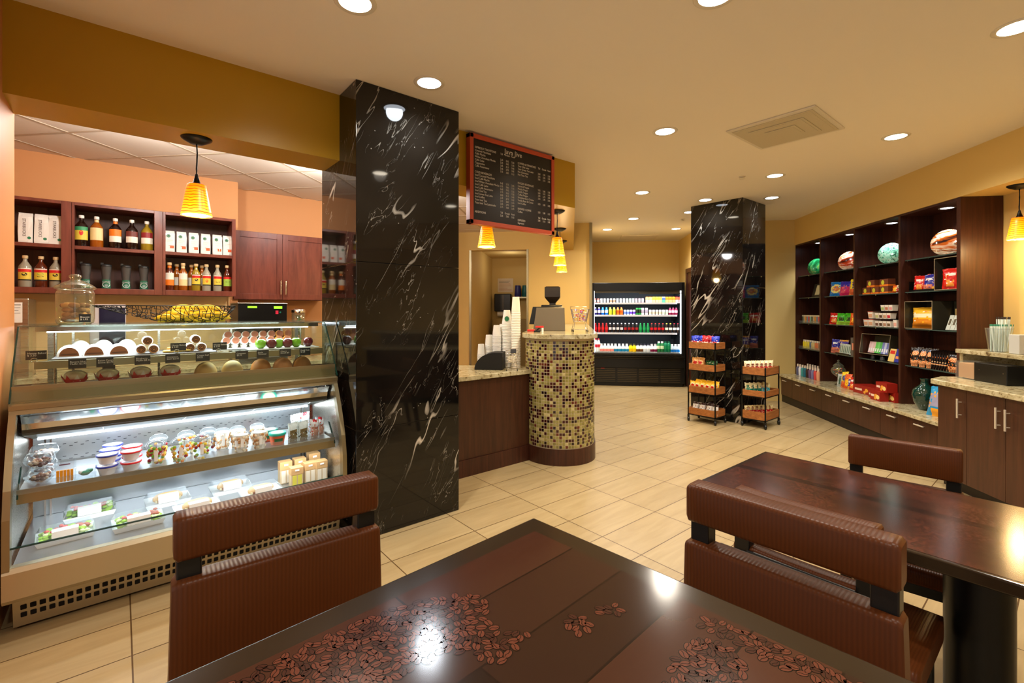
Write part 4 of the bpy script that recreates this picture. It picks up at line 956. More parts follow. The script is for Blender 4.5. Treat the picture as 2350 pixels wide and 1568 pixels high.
for row,(y,zz) in enumerate(((3.60,.04),(3.67,.075))):
    for i in range(8):
        x=.535+i*.053+row*.02
        t=thing('cream_horn','sugar dusted tube pastry in the %s row, %s from the left'%(['front','back'][row],ORD[i]),'pastry',(x,y,ZS+.006),group='row of tube pastries')
        T=Matrix.Translation((0,0,zz))@Matrix.Rotation(R(75),4,'X')
        b=B(T); b.lathe([(.012,-.045),(.024,-.03),(.026,.03),(.021,.042)],16,caps=False); obj('pastry_tube',b,dust if i<6 else C(222,150,70,.6),t)
        obj('filling',B(T).lathe([(.0,.034),(.020,.040),(.0235,.041)],14,caps=False),C(120,60,28,.7),t)
        obj('paper_cup',B().lathe([(.018,0),(.024,zz-.02 if zz>.03 else .02)],14,caps=False),C(222,214,200,.7),t)
def apple(label,x,y,z,col,r=.033):
    t=thing('apple',label,'apple',(x,y,z),group='apples on the white tray')
    b=B(); b.lathe([(0,.003),(r*.4,0),(r*.8,r*.3),(r,r*.95),(r*.9,r*1.5),(r*.55,r*1.85),(r*.2,r*1.82),(0,r*1.7)],20,caps=False); obj('fruit',b,col,t)
    obj('stem',B().tube([(0,0,r*1.7),(.003,0,r*2.05)],.0016,5),C(70,50,30),t)
ga=M('green_apple',(120,176,40),.25,coat=.3); ra=M('red_apple',(96,18,30),.22,coat=.3)
for i,(x,y,c) in enumerate(((.707,3.42,ga),(.768,3.405,ra),(.820,3.435,ga),(.868,3.41,ra),(.925,3.42,ga),(1.005,3.43,ra))):
    apple('%s apple, %s from the left on the white tray'%('green' if c is ga else 'dark red',ORD[i]),x,y,ZS+.006,c)
# chalk tags clipped on the shelf rail and standing ones
def tag(label,x,y,z,w,h,txt,stand=False):
    t=thing('price_tag',label,'price tag',(x,y,z),group='black chalk price tags in the pastry case')
    obj('card',B().box(-w/2,w/2,-.0015,0,(.014 if stand else 0),h+(.014 if stand else 0)),m_tag,t)
    text('lettering',txt,.0125,m_chalk,t,(-w/2+.006,-.0022,h*.62+(.014 if stand else 0)),ls=.85)
    if stand: obj('ring_stand',B().tube([(.012*math.cos(q*PI/6)-w*.1,-.006,.012+.010*math.sin(q*PI/6)) for q in range(12)],.0016,5,closed=True).box(-w*.1-.006,-w*.1+.006,-.008,.006,0,.003),m_chrome,t)
for i,(x,tx_) in enumerate(((-.166,'Banana Nut\nMuffin $2.95'),(-.060,'Raisin Pecan\nScone $2.75'),(.095,'Blueberry\nMuffin $2.95'),(.229,'Cinnamon\nSwirl $2.95'),(.371,'Cream Puff\n$3.25'),(.571,'Croissant\n$2.95'),(.686,'Apple\nTurnover'),(.816,'Cherry\nDanish $3'),(.937,'Fresh Fruit\n$1.25'))):
    tag('black chalk tag clipped to the shelf rail, %s from the left'%ORD[i],x,3.2605,1.166,.068,.048,tx_)
for x,y,l in ((-.318,3.30,'wide black chalk tag standing at the left end of the case'),(.262,3.36,'black chalk tag standing among the cookies'),(.470,3.36,'black chalk tag standing left of the tube pastries')):
    tag(l,x,y,ZS-.0035 if y<3.34 else ZS+.006 if x<.46 else ZS,.075,.045,'House Baked\n$ 3.50',True)
# lower deck pastries
ZD=1.0355
solo('serving_tray',B().box(-.27,1.03,3.30,3.45,0,.036),C(120,122,124,.3,metal=.8),'long steel riser tray under the pastries on the case deck','tray',(0,0,ZD))
ZD+=.0365
for i,x in enumerate((-.18,-.05,.09,.225)):
    t=thing('wrapped_pastry','round pastry in a red and white wrapper on the deck, %s from the left'%ORD[i],'pastry',(x,3.38,ZD),group='pastries in red wrappers')
    b=B(); 
    for j in range(9):
        a=j/9*2*PI; b.add([(.05*math.cos(a-.3),.045*math.sin(a-.3),.02),(.05*math.cos(a+.3),.045*math.sin(a+.3),.02),(.062*math.cos(a),.058*math.sin(a),.056)],[(0,1,2)],j%2)
    b.lathe([(.03,0),(.052,.03)],18,mi=0); obj('wrapper',b,[C(214,30,44),C(240,236,230)],t)
    obj('pastry_top',B().ball((0,0,.045),.048,.044,.030,n=16),C(240,228,206,.7),t)
for i,(x,c) in enumerate(((.40,(224,180,110)),(.54,(232,196,130)),(.70,(206,130,60)),(.83,(224,150,90)),(.95,(200,130,60)))):
    pillow_food('sweet_bun','golden baked bun on the deck behind the rail, %s from the left'%ORD[i],x,3.38,ZD,.060,.06,.078,[C(*c,.6),C(*c,.6),slit],face=False,group='golden buns behind the rail')
for i in range(6):
    x=-.1+i*.19; solo('baking_sheet',B().box(-.085,.085,-.1,.1,0,.012).box(-.08,.08,-.095,.095,.012,.013),C(110,112,120,.35),'grey baking sheet in the back of the deck, %s from the left'%ORD[i],'tray',(x,3.62,ZD-.0365),group='baking sheets on the deck',bevel=.002)
# ---------------------------------------------------------------- cups and packs on the middle shelf
ZM=.6205
def tub(label,x,y,z,r0,r1,h,body,lid,group,lidh=.008,name='food_cup',cat='cup',dome=0,fill=None,lab=None,rnds=0):
    t=thing(name,label,cat,(x,y,z),group=group)
    obj('cup_body',B().lathe([(r0,0),(r1,h)],22),body,t)
    pr=[(r1+.002,h-.004),(r1+.004,h),(r1+.003,h+lidh)]+([(r1*.9,h+lidh+dome*.5),(r1*.55,h+lidh+dome),(0,h+lidh+dome)] if dome else [(r1-.004,h+lidh),(0,h+lidh)])
    obj('lid',B().lathe(pr,22,caps=False),lid,t)
    if fill:
        b=B(); rnd=random.Random(int(x*999)+7)
        for i in range(34):
            f=rnd.random(); a=rnd.uniform(PI,2*PI); rr=(r0+(r1-r0)*f)*1.0
            b.ball((rr*math.cos(a)*.97,rr*math.sin(a)*.97,h*(.04+.9*f)),.009,.006,.009,n=7,mi=rnd.choice(range(len(fill))))
        obj('filling',b,fill,t)
    if lab: obj('paper_label',B().lathe([(r0*.5+r1*.5+.0035,h*.25),(r1+.0025,h*.85)],5,a0=R(258),a1=R(282)),lab,t)
    return t
fruit=[C(228,196,60,.5),C(150,190,50,.5),C(236,140,40,.5),C(150,20,40,.5),C(246,236,200,.5)]
green=[C(120,170,50,.5),C(226,140,40,.5),C(230,200,80,.5),C(150,24,30,.5)]
gran=[C(190,140,90,.7),C(226,210,180,.7),C(120,40,50,.7)]
for (x,y,f,l,row) in ((.150,3.22,green,'clear cup of salad with a dome lid, front row, left of two fruit cups',0),(.258,3.20,fruit,'clear fruit cup with a white label, second in the front row',0),(.356,3.20,fruit,'clear fruit cup with a white label, third in the front row',0),(.17,3.36,green,'clear cup of salad in the second row at the left',1),(.30,3.36,fruit,'clear fruit cup in the second row, centre',1),(.41,3.36,gran,'parfait cup with berries at its base, second row',1)):
    tub(l,x,y,ZM,.026,.042,.105,m_clear,m_clear,'dome lidded cups on the middle shelf',dome=.02,fill=f,lab=m_white)
for (x,y,l) in ((.556,3.20,'tall clear yogurt cup with granola, front row'),(.655,3.20,'tall clear yogurt cup with granola, beside the green lidded tub'),(.56,3.34,'granola yogurt cup in the back row, left'),(.67,3.34,'granola yogurt cup in the back row, right'),(.48,3.34,'granola yogurt cup in the back row beside the berry parfait')):
    tub(l,x,y,ZM,.028,.039,.10,C(232,228,216,.4),m_clear,'yogurt cups with granola',dome=.016,fill=gran[:2],lab=m_white)
wb=C(236,234,238,.35)
for i,(x,y,z,c,l) in enumerate(((-.05,3.20,0,(60,70,170),'white yogurt tub with blue rim, bottom of the front stack'),(-.05,3.20,.055,(60,70,170),'white yogurt tub with blue rim, top of the front stack'),(-.04,3.31,.0,(60,70,170),'white yogurt tub with blue rim, second stack, bottom'),(-.04,3.31,.055,(60,70,170),'white yogurt tub with blue rim, second stack, top'),(-.03,3.42,.055,(60,70,170),'dark blue rimmed tub at the back of the row'),
  (.046,3.20,0,(214,40,44),'white yogurt tub with red rim, bottom of the front stack'),(.046,3.20,.055,(214,40,44),'white yogurt tub with red rim, top of the front stack'),(.052,3.32,.0,(214,40,44),'white yogurt tub with red rim, back stack, bottom'),(.052,3.32,.055,(214,40,44),'white yogurt tub with red rim, back stack, top'),(-.03,3.42,0,(60,70,170),'blue rimmed tub, bottom of the rearmost stack'))):
    t=tub(l,x,y,ZM+z,.030,.042,.042,wb,C(*c,.3),'stacked yogurt tubs with coloured rims',lidh=.004)
    obj('foil_top',B().lathe([(.040,.0465),(0,.0468)],20,caps=False),C(238,240,246,.3),t)
for i,(x,y,l) in enumerate(((.765,3.24,'orange salsa tub with turquoise lid, front'),(.745,3.36,'orange tub with dark green lid behind the turquoise one'))):
    t=tub(l,x,y,ZM,.038,.047,.06,C(206,92,40,.35),C(30,160,140,.3) if i==0 else C(20,84,70,.3),'tubs with green lids',lidh=.012)
    obj('lid_print',B().lathe([(.036,.0725),(0,.0728)],20,caps=False),C(226,224,180,.4),t); obj('leaf_print',B().lathe([(.044,.02),(.045,.04)],8,a0=R(235),a1=R(300)),C(40,90,50),t)
b0=m_clear
for i,(x,y,z,l) in enumerate(((-.30,3.24,0,'round clear salad bowl, bottom of the left stack'),(-.30,3.24,.075,'round clear salad bowl, top of the left stack'),(-.345,3.42,0,'clear bowl at the back left of the shelf, lower'),(-.345,3.42,.075,'clear bowl at the back left of the shelf, upper'))):
    t=thing('salad_bowl',l,'bowl',(x,y,ZM+z),group='clear round salad bowls')
    if i>1: t.location.x=-.30
    obj('bowl',B().lathe([(.03,0),(.056,.03),(.058,.035)],22),m_clear,t); obj('lid',B().lathe([(.060,.035),(.056,.05),(.045,.07),(0,.073)],22,caps=False),m_clear,t)
    bb=B(); rnd=random.Random(i)
    for q in range(40): a=rnd.random()*6.28; rr=.035*rnd.random()**.5; bb.ball((rr*math.cos(a),rr*math.sin(a),.012+.03*rnd.random()),.009,.008,.007,n=6,mi=rnd.choice([0,1,2]))
    obj('filling',bb,[C(150,96,70,.7),C(200,170,140,.7),C(96,50,40,.7)],t)
t=thing('cheese_pack','clear pack of orange cheese sticks on the middle shelf','pack',(-.205,3.20,ZM),rz=-4)
obj('tray',B().box(-.035,.035,-.03,.03,0,.10),m_clear,t,bevel=.004)
b=B()
for j in range(5): b.box(-.03+j*.0125,-.02+j*.0125,-.031,-.02,.004,.06)
obj('cheese_stick',b,C(236,158,30,.5),t); obj('print',B().box(-.02,.02,-.0315,-.0305,.085,.09),C(110,60,80),t)
t=thing('salad_pack','small clear pack of white and green vegetables on the middle shelf','pack',(-.132,3.19,ZM),rz=-3)
obj('tray',B().box(-.038,.038,-.045,.045,0,.05),m_clear,t,bevel=.004); obj('food',B().ball((-.014,0,.034),.014,.03,.012,n=10,mi=0).ball((.014,.01,.034),.014,.026,.012,n=10,mi=1).ball((.0,-.02,.03),.02,.014,.012,n=10,mi=1),[C(238,238,232,.5),C(40,140,100,.5)],t)
def sack(b,w,h,d,pat,n=14,m=16,crimp=.06,rnd=None):
    """foil snack bag standing on its edge; pat(x,z) gives the colour slot"""
    rnd=rnd or random; v=[];f=[];mi=[]
    jit=[[rnd.uniform(-1,1) for _ in range(n+1)] for _ in range(m+1)]
    for side in (-1,1):
        base=len(v)
        for j in range(m+1):
            z=j/m
            for i in range(n+1):
                x=-1+2*i/n; e=max(0,1-abs(x)**2.6)**.75; ez=min(1,max(0,(z-crimp)/.16))*min(1,max(0,(1-crimp-z)/.2)); ez=ez**.6
                ww=w/2*(1-.05*math.sin(PI*z)); y=side*(d/2*e*ez+ .0008)+jit[j][i]*.004*side*(ez>0)
                v.append((x*ww+jit[j][0]*.0025,y+.0008*math.sin(i*5) ,z*h+(jit[0][i]*.004 if j>m-3 else 0)+.006*x*jit[1][1]*(z>.5)))
        for j in range(m):
            for i in range(n):
                a=base+j*(n+1)+i; q=(a,a+1,a+n+2,a+n+1) if side<0 else (a,a+n+1,a+n+2,a+1)
                k2=pat(-1+2*(i+.5)/n,(j+.5)/m) if side<0 else 0
                if side<0 and 2<j<m-3 and rnd.random()<.13: k2=rnd.choice([0,1,2])
                f.append(q); mi.append(k2)
    k=len(b.v); b.v+=[tuple(b.T@Vector(p)) for p in v]; b.f+=[[i+k for i in q] for q in f]; b.m+=mi; b.sm+=[True]*len(f)
    return b
_sacks={}
def snack(label,cat,x,y,z,w,h,d,key,fr=0,rz=0,tilt=0,group=None,txt=None,txtc=None,name='snack_bag'):
    mats,pat=SK[key]; kk=(key,round(w,3),round(h,3))
    if kk not in _sacks:
        _sacks[kk]=mesh(sack(B(),w,h,d,pat,rnd=random.Random(hash(key)%97 if False else len(_sacks))),mats,name)
    o=solo(name,_sacks[kk],mats,label,cat,(x,y,z),fr=fr,rz=rz,group=group,tilt=tilt)
    if txt:
        t=text('lettering',txt,w*.26,txtc or m_white,o,(0,-d/2-.003,h*.5),align='CENTER')
    return o
def oval(a,c,r=.34,zc=.55,): return lambda x,z: 2 if (x/.78)**2+((z-zc)/(r*.8))**2<.5 else (1 if (x/.9)**2+((z-zc)/r)**2<1 else 0)
foil=lambda r,g,b_: M('foil_%d_%d_%d'%(r,g,b_),(r,g,b_),.25,spec=.6)
SK={'yellow':([foil(248,186,4),foil(240,226,170),foil(206,30,30)],oval(0,0,.22,.58)),
 'blue':([foil(20,50,190),foil(236,236,240),foil(190,60,70)],lambda x,z:0 if z>.5 else (1 if z<.32 or abs(x)>.5 else 2)),
 'redwhite':([foil(186,18,40),foil(238,234,226),foil(120,20,30)],lambda x,z:0 if z>.45 else (1 if abs(x)<.8 else 2)),
 'kraft':([foil(206,146,74),foil(222,176,110),foil(190,40,30)],oval(0,0,.26,.55)),
 'green':([foil(26,70,34),foil(220,220,190),foil(196,176,120)],lambda x,z:0 if z>.5 else (1 if z>.2 else 2)),
 'white':([foil(232,228,224),foil(60,34,30),foil(226,140,80)],lambda x,z:1 if z>.84 else (2 if z<.25 and abs(x)<.4 else 0)),
 'cream_red':([foil(238,222,176),foil(120,60,40),foil(190,40,30)],lambda x,z:2 if z<.5 and (x*5+z*9)%2<1.3 else (1 if abs(x)<.4 and z<.72 else 0)),
 'cream_teal':([foil(238,224,170),foil(60,110,70),foil(0,130,110)],lambda x,z:2 if z<.52 else (1 if abs(x+.2)<.35 and z<.8 else 0)),
 'teal':([foil(226,206,140),foil(180,150,90),foil(20,140,160)],lambda x,z:2 if z<.55 else (1 if abs(x)<.5 else 0)),
 'cream_crimson':([foil(238,214,150),foil(150,110,50),foil(190,24,30)],lambda x,z:2 if z<.55 else (1 if abs(x)<.4 and z<.85 else 0)),
 'azure':([foil(30,120,190),foil(238,220,120),foil(210,120,60)],oval(0,0,.3,.5)),
 'magenta':([foil(60,50,160),foil(206,40,90),foil(230,110,120)],lambda x,z:1 if z<.6 and abs(x)<.8 else 0),
 'gold':([foil(240,206,40),foil(60,60,120),foil(210,90,40)],lambda x,z:1 if .45<z<.75 and abs(x)<.5 else (2 if z<.35 else 0)),
 'red':([foil(204,30,20),foil(240,150,60),foil(240,232,220)],lambda x,z:2 if .62<z<.76 and abs(x)<.55 else (1 if .15<z<.42 and abs(x)<.5 else 0)),
 'lime':([foil(60,170,30),foil(30,60,20),foil(160,206,60)],lambda x,z:1 if .3<z<.6 and abs(x)<.4 else (2 if z<.25 else 0)),
 'orange':([foil(226,90,20),foil(246,190,40),foil(180,30,20)],lambda x,z:1 if (x*x+(z-.4)**2*6)<.4 else 0),
 'cocoa':([foil(30,20,16),foil(216,110,50),foil(222,180,130)],lambda x,z:(2 if (x*9+z*17)%2<1.1 else 1) if (x/.55)**2+((z-.68)/.15)**2<1 else ((1 if (x*7-z*13)%2<.9 else 2) if z<.34 and abs(x)<.7 else 0)),
 'indigo':([foil(40,40,140),foil(210,120,90),foil(224,224,230)],lambda x,z:2 if .62<z<.74 and abs(x)<.6 else (1 if z<.4 else 0)),
 'violet':([foil(80,60,150),foil(236,170,60),foil(224,224,230)],lambda x,z:1 if z>.85 or z<.25 else (2 if .55<z<.7 and abs(x)<.6 else 0)),
 'party':([foil(236,180,40),foil(240,230,190),foil(214,130,30)],lambda x,z:1 if .5<z<.68 else (2 if z<.42 else 0)),
 'bigblue':([foil(40,140,190),foil(150,146,170),foil(236,160,30)],lambda x,z:2 if (z<.22 and x>-.6) or (z>.78 and x>0) else (1 if .3<z<.72 else 0)),
 'silver':([foil(176,184,178),foil(60,90,70),foil(230,230,226)],lambda x,z:1 if abs(x)<.3 and .2<z<.8 else 0),
 'clearbag':([foil(206,214,220),foil(170,130,110),foil(190,40,50)],lambda x,z:1 if z<.62 and abs(x)<.75 else (2 if z>.86 and abs(x)<.4 else 0)),
 'clearolive':([foil(206,226,230),foil(110,96,60),foil(60,50,34)],lambda x,z:1 if z<.62 and abs(x)<.7 else 0)}
for i,(x,y,key) in enumerate(((.853,3.22,'clearolive'),(.915,3.22,'clearolive'),(.985,3.22,'clearbag'),(1.035,3.27,'clearbag'),(.90,3.34,'clearolive'),(.965,3.36,'clearbag'))):
    snack(['clear bag of green olives and nuts, first from the left','clear bag of olives, second from the left','clear bag of trail mix with red label, front','clear bag of trail mix at the right end','white topped bag at the back left','bag with a red label at the back right'][i],'bag',x,y,ZM,.062,.125 if i<4 else .15,.03,key,group='small bags at the right of the middle shelf',name='snack_pouch')
# ---------------------------------------------------------------- boxed sandwiches on the bottom shelf
ZB=.3385
def clam(label,x,y,rz,kind,w=.215,d=.15):
    t=thing('sandwich_box',label,'food box',(x,y,ZB),rz=rz,group='clear boxes on the bottom shelf')
    obj('box_base',B().add([(-w/2+.01,-d/2+.01,0),(w/2-.01,-d/2+.01,0),(w/2-.01,d/2-.01,0),(-w/2+.01,d/2-.01,0),(-w/2,-d/2,.028),(w/2,-d/2,.028),(w/2,d/2,.028),(-w/2,d/2,.028)],[(3,2,1,0),(0,1,5,4),(1,2,6,5),(2,3,7,6),(3,0,4,7)]),C(236,238,236,.3),t)
    obj('clear_lid',B().add([(-w/2,-d/2,.03),(w/2,-d/2,.03),(w/2,d/2,.03),(-w/2,d/2,.03),(-w/2+.015,-d/2+.012,.062),(w/2-.015,-d/2+.012,.062),(w/2-.015,d/2-.012,.062),(-w/2+.015,d/2-.012,.062)],[(4,5,6,7),(0,1,5,4),(1,2,6,5),(2,3,7,6),(3,0,4,7)]),m_clear,t,bevel=.004)
    rnd=random.Random(int(x*100))
    if kind=='bread':
        b=B(); pts=[(-.07+.14*i/8,.0,.036) for i in range(9)]; b.tube(pts,[.010,.024,.028,.029,.029,.029,.028,.024,.010],12); obj('bread_roll',b,C(222,178,120,.7),t)
        obj('filling',B().box(-.06,.06,-.027,-.018,.022,.034,0).box(-.05,-.02,-.031,-.02,.024,.034,1),[C(240,226,180,.6),C(150,80,40,.6)],t)
    else:
        b=B()
        for q in range(90): b.ball((rnd.uniform(-w/2+.02,w/2-.02),rnd.uniform(-d/2+.018,d/2-.018),rnd.uniform(.02,.042)),.013,.011,.008,n=7,mi=rnd.choice([0,0,0,1]))
        for q in range(16): b.ball((rnd.gauss(-.03,.02),rnd.gauss(.0,.018),.048),.010,.009,.007,n=7,mi=2)
        for q in range(10): b.ball((rnd.gauss(.055,.01),rnd.gauss(0,.018),.046),.011,.009,.007,n=7,mi=3)
        obj('salad_filling',b,[C(150,190,50,.6),C(214,224,160,.6),C(220,60,40,.5),C(170,74,30,.6)],t)
    obj('paper_label',B().box(-.045,.05,-d/2-.002,-d/2+.012,.040,.066) if False else B().add([(-.05,-d/2+.004,.0645),(.045,-d/2+.004,.0645),(.045,-d/2+.042,.066),(-.05,-d/2+.042,.066)],[(0,1,2,3)]).add([(-.05,-d/2-.003,.030),(.045,-d/2-.003,.030),(.045,-d/2+.004,.0645),(-.05,-d/2+.004,.0645)],[(0,1,2,3)]),m_white,t)
for x,y,rz,k_,l in ((-.205,3.20,4,'salad','clear box of salad with tomatoes, front left corner of the bottom shelf'),(-.125,3.47,2,'salad','clear box of salad with a white label, behind the front left one'),(.075,3.16,3,'salad','clear box of green salad, second in the front row'),(.215,3.40,2,'bread','clear box with a long bread roll, left of the back row'),(.335,3.17,4,'bread','clear box with a bread roll, third in the front row'),(.53,3.39,2,'bread','clear box with a filled roll, middle of the back row'),(.66,3.19,4,'bread','clear box with a dark bread roll, fourth in the front row')):
    clam(l,x,y,rz,k_)
for i,(x,y,h) in enumerate(((.83,3.32,.14),(.92,3.33,.14),(.87,3.22,.12),(.96,3.25,.125),(1.02,3.36,.15),(1.03,3.24,.125))):
    t=thing('sandwich_wedge','kraft paper sandwich wedge pack, %s'%['back row left','back row second','front row left, yellow filling','front row second','back row right','front row right end'][i],'sandwich pack',(x,y,ZB),group='kraft sandwich packs on the bottom shelf')
    obj('kraft_pack',B().box(-.036,.036,-.03,.03,0,h*.62,0).box(-.037,.037,-.031,.031,h*.62,h,1),[C(196,172,134,.6),C(196,154,100,.7)],t,bevel=.002)
    b=B()
    for j in (-1,1): b.box(j*.016-.012,j*.016+.012,-.0315,-.030,.006,h*.6,0 if i==2 else 1)
    obj('window',b,[C(206,196,70,.4),C(226,214,190,.4)],t); obj('sticker',B().box(-.012,.012,-.0325,-.031,h*.82,h*.90),m_white,t)
# ================================================================ mosaic bar, low counter and niche
zb=1.237
def BU(u,v): return (*uv(u,v),)
t=thing('cup_caddy','black cup and lid organiser on the low granite counter','organiser',(*uv(4.60,-.745),.886)); t.rotation_euler=(0,0,R(U_))
b=B(); n=10
prof=[(-.20,0)]+[(-.20+.20*(1-math.cos(PI/2*i/n)),.165*math.sin(PI/2*i/n)) for i in range(1,n+1)]+[(.075,.165),(.075,0)]
T=Matrix.Rotation(R(0),4,'Z'); b.add([(x,-.10,z) for x,z in prof]+[(x,.10,z) for x,z in prof],[tuple(range(len(prof)))[::-1],tuple(range(len(prof),2*len(prof)))]+[(i,(i+1)%len(prof),(i+1)%len(prof)+len(prof),i+len(prof)) for i in range(len(prof))])
obj('body',b,m_blackmatt,t,bevel=.003)
def cup_tower(label,u,v,z0,r0,r1,nc,pitch,h,col,logo=False):
    t=thing('cup_stack',label,'cups',(*uv(u,v),z0),group='stacks of paper cups and lids')
    b=B(); pr=[]
    for i in range(nc): pr+=[(r1,i*pitch),(r1+.002,i*pitch+.002),(r1+.002,i*pitch+.006),(r1-.002,i*pitch+.008)]
    b.lathe(pr+[(r1-.001,nc*pitch)],20); b.lathe([(r1-.001,nc*pitch),(r0,nc*pitch+h)],20)
    obj('stacked_cups',b,col,t)
    if logo:
        g=B(); n=14; zc=nc*pitch+h*.35
        g.add([(.0+.026*math.cos(2*PI*i/n)*.9,-math.sqrt(r1**2-min(r1*.9,abs(.026*math.cos(2*PI*i/n)))**2)-.0015,zc+.026*math.sin(2*PI*i/n)) for i in range(n)],[tuple(range(n))[::-1]]); g2=obj('emblem',g,C(40,120,80),t); g2.rotation_euler=(0,0,R(-40))
    return t
paper=C(240,232,216,.5); lidw=C(232,232,228,.35,coat=.2)
for u,v,z0,r0,r1,nc,pt,h,c,lg,l in ((4.72,-.565,.886,.034,.046,34,.0165,.150,paper,False,'tallest cream paper cup stack, beside the bar'),(4.78,-.665,.886,.032,.052,30,.0148,.135,lidw,True,'white cup stack with a green emblem on its top cup'),
  (4.76,-.765,.886,.034,.046,26,.0125,.10,lidw,False,'stack of white plastic cups left of the emblem stack'),(4.84,-.715,.886,.034,.046,30,.0125,.06,lidw,False,'stack of white plastic cups behind the emblem stack'),(4.78,-.850,.886,.032,.042,18,.0125,.10,lidw,False,'lower white cup stack, second from the left end'),(4.74,-.925,.886,.03,.038,11,.0125,.095,lidw,False,'shortest cup stack at the left end')):
    cup_tower(l,u,v,z0,r0,r1,nc,pt,h,c,lg)
def mini_cart(label,u,v,z,s,cand):
    t=thing('miniature_trolley',label,'miniature trolley',(*uv(u,v),z),rz=U_+8,group='chrome miniature shopping trolleys')
    b=B()
    def fr_(z0,w0,d0): return [(-w0,-d0,z0),(w0,-d0,z0),(w0,d0,z0),(-w0,d0,z0)]
    L=[fr_(s*a,s*w,s*d) for a,w,d in ((.55,.30,.22),(.75,.34,.26),(.95,.38,.30),(1.15,.42,.34))]
    for q in L: b.tube(q,s*.014,5,closed=True)
    for i in range(9):
        f=-1+i/4; b.tube([(f*s*.30,-s*.22,s*.55),(f*s*.42,-s*.34,s*1.15)],s*.010,4).tube([(f*s*.30,s*.22,s*.55),(f*s*.42,s*.34,s*1.15)],s*.010,4)
    for i in range(6):
        f=-1+i*.4; b.tube([(-s*.30,f*s*.22,s*.55),(-s*.42,f*s*.34,s*1.15)],s*.010,4).tube([(s*.30,f*s*.22,s*.55),(s*.42,f*s*.34,s*1.15)],s*.010,4)
    for i in range(5): f=-1+i*.5; b.tube([(f*s*.3,-s*.22,s*.55),(f*s*.3,s*.22,s*.55)],s*.01,4)
    obj('wire_basket',b,m_chrome,t)
    b=B()
    for sx_ in(-1,1):
        b.tube([(sx_*s*.28,-s*.2,s*.55),(sx_*s*.36,-s*.28,s*.12),(sx_*s*.36,s*.28,s*.12),(sx_*s*.28,s*.2,s*.55)],s*.018,6)
    b.tube([(-s*.36,-s*.28,s*.14),(s*.36,-s*.28,s*.14)],s*.016,6).tube([(-s*.42,s*.34,s*1.15),(-s*.42,s*.44,s*1.28),(s*.42,s*.44,s*1.28),(s*.42,s*.34,s*1.15)],s*.018,6)
    obj('frame',b,m_chrome,t)
    for sx_ in(-1,1):
        for sy_ in(-1,1):
            w=B(Matrix.Translation((sx_*s*.36,sy_*s*.24,s*.075))@Matrix.Rotation(R(90),4,'Y')); w.lathe([(s*.072,-s*.02),(s*.072,s*.02)],12); obj('wheel',w,m_black,t)
    return t
mini_cart('chrome miniature trolley on the low counter in front of the cups',4.48,-.575,.886,.145,0)
cp=[C(210,150,110,.5),C(206,90,60,.5)]
for i in range(6):
    x,y=uv(4.48+.02*(i%2)-.01,-.575); solo('wrapped_treat',B().box(-.009,.009,-.008,.008,0,.05),C(236,226,206,.4),'small cream wrapped treat in the miniature trolley on the low counter','treat',(x+(i-2.5)*.009*math.cos(R(U_)),y+(i-2.5)*.009*math.sin(R(U_)),.886+.086),rz=U_+8+i*5,group='treats in the lower miniature trolley')
solo('small_sign',B().box(-.028,.028,-.003,.003,0,.05),C(70,70,74,.4),'small grey sign sticking out of the lower miniature trolley','sign',(*uv(4.51,-.565),1.04),rz=U_+25)
mini_cart('chrome miniature trolley of sweets on the granite bar top',4.93,.075,zb,.205,1)
rnd=random.Random(9); sw=[C(226,96,50,.3),C(190,120,190,.3),C(120,170,220,.3),C(240,200,180,.3),C(200,50,60,.3),C(230,200,90,.3)]
for i in range(34):
    a,c_=rnd.uniform(-.055,.055),rnd.uniform(-.035,.035); x,y=uv(4.93+c_,.075+a)
    solo('wrapped_sweet',B().ball((0,0,0),.014,.010,.009,n=8),sw[i%6],'%s wrapped sweet heaped in the trolley on the bar'%['orange','lilac','pale blue','cream','red','yellow'][i%6],'sweet',(x,y,zb+.125+.115*(i/34)),rz=rnd.uniform(0,180),group='wrapped sweets in the trolley on the bar')
t=thing('cash_register','cash register with a steel back panel on the mosaic bar','cash register',(*uv(5.18,-.245),zb)); t.rotation_euler=(0,0,R(U_))
b=B().add([(-.185,0,0),(.165,0,0),(.165,.04,0),(-.185,.04,0),(-.148,.0,.255),(.158,.0,.255),(.158,.03,.255),(-.148,.03,.255)],[(3,2,1,0),(4,5,6,7),(0,1,5,4),(1,2,6,5),(2,3,7,6),(3,0,4,7)])
obj('back_panel',b,M('register_steel',(126,116,98),.38,.7),t,bevel=.003); obj('screen_housing',B().add([(-.235,.06,.07),(.12,.06,.07),(.12,.10,.07),(-.235,.10,.07),(-.195,.07,.265),(.14,.07,.265),(.14,.12,.265),(-.195,.12,.265)],[(3,2,1,0),(4,5,6,7),(0,1,5,4),(1,2,6,5),(2,3,7,6),(3,0,4,7)]),m_black,t,bevel=.004)
obj('base',B().box(-.15,.13,.05,.22,0,.07),m_black,t,bevel=.004)
t=thing('coffee_grinder','coffee grinder with a flared black hopper behind the cash register','coffee grinder',(*uv(5.52,-.23),zb)); t.rotation_euler=(0,0,R(U_))
obj('body',B().box(-.13,.11,-.07,.09,0,.29),m_black,t,bevel=.01); 
b=B(Matrix.Translation((0,0,.29))@Matrix.Rotation(R(45),4,'Z')); b.lathe([(.05,0),(.05,.02),(.115,.075),(.125,.09),(.125,.20),(.10,.212),(0,.214)],4,smooth=False); obj('hopper',b,C(34,26,20,.3),t)
t=thing('card_reader','black and red card reader on a stand at the left edge of the bar top','card reader',(*uv(4.88,-.345),zb)); t.rotation_euler=(0,0,R(U_))
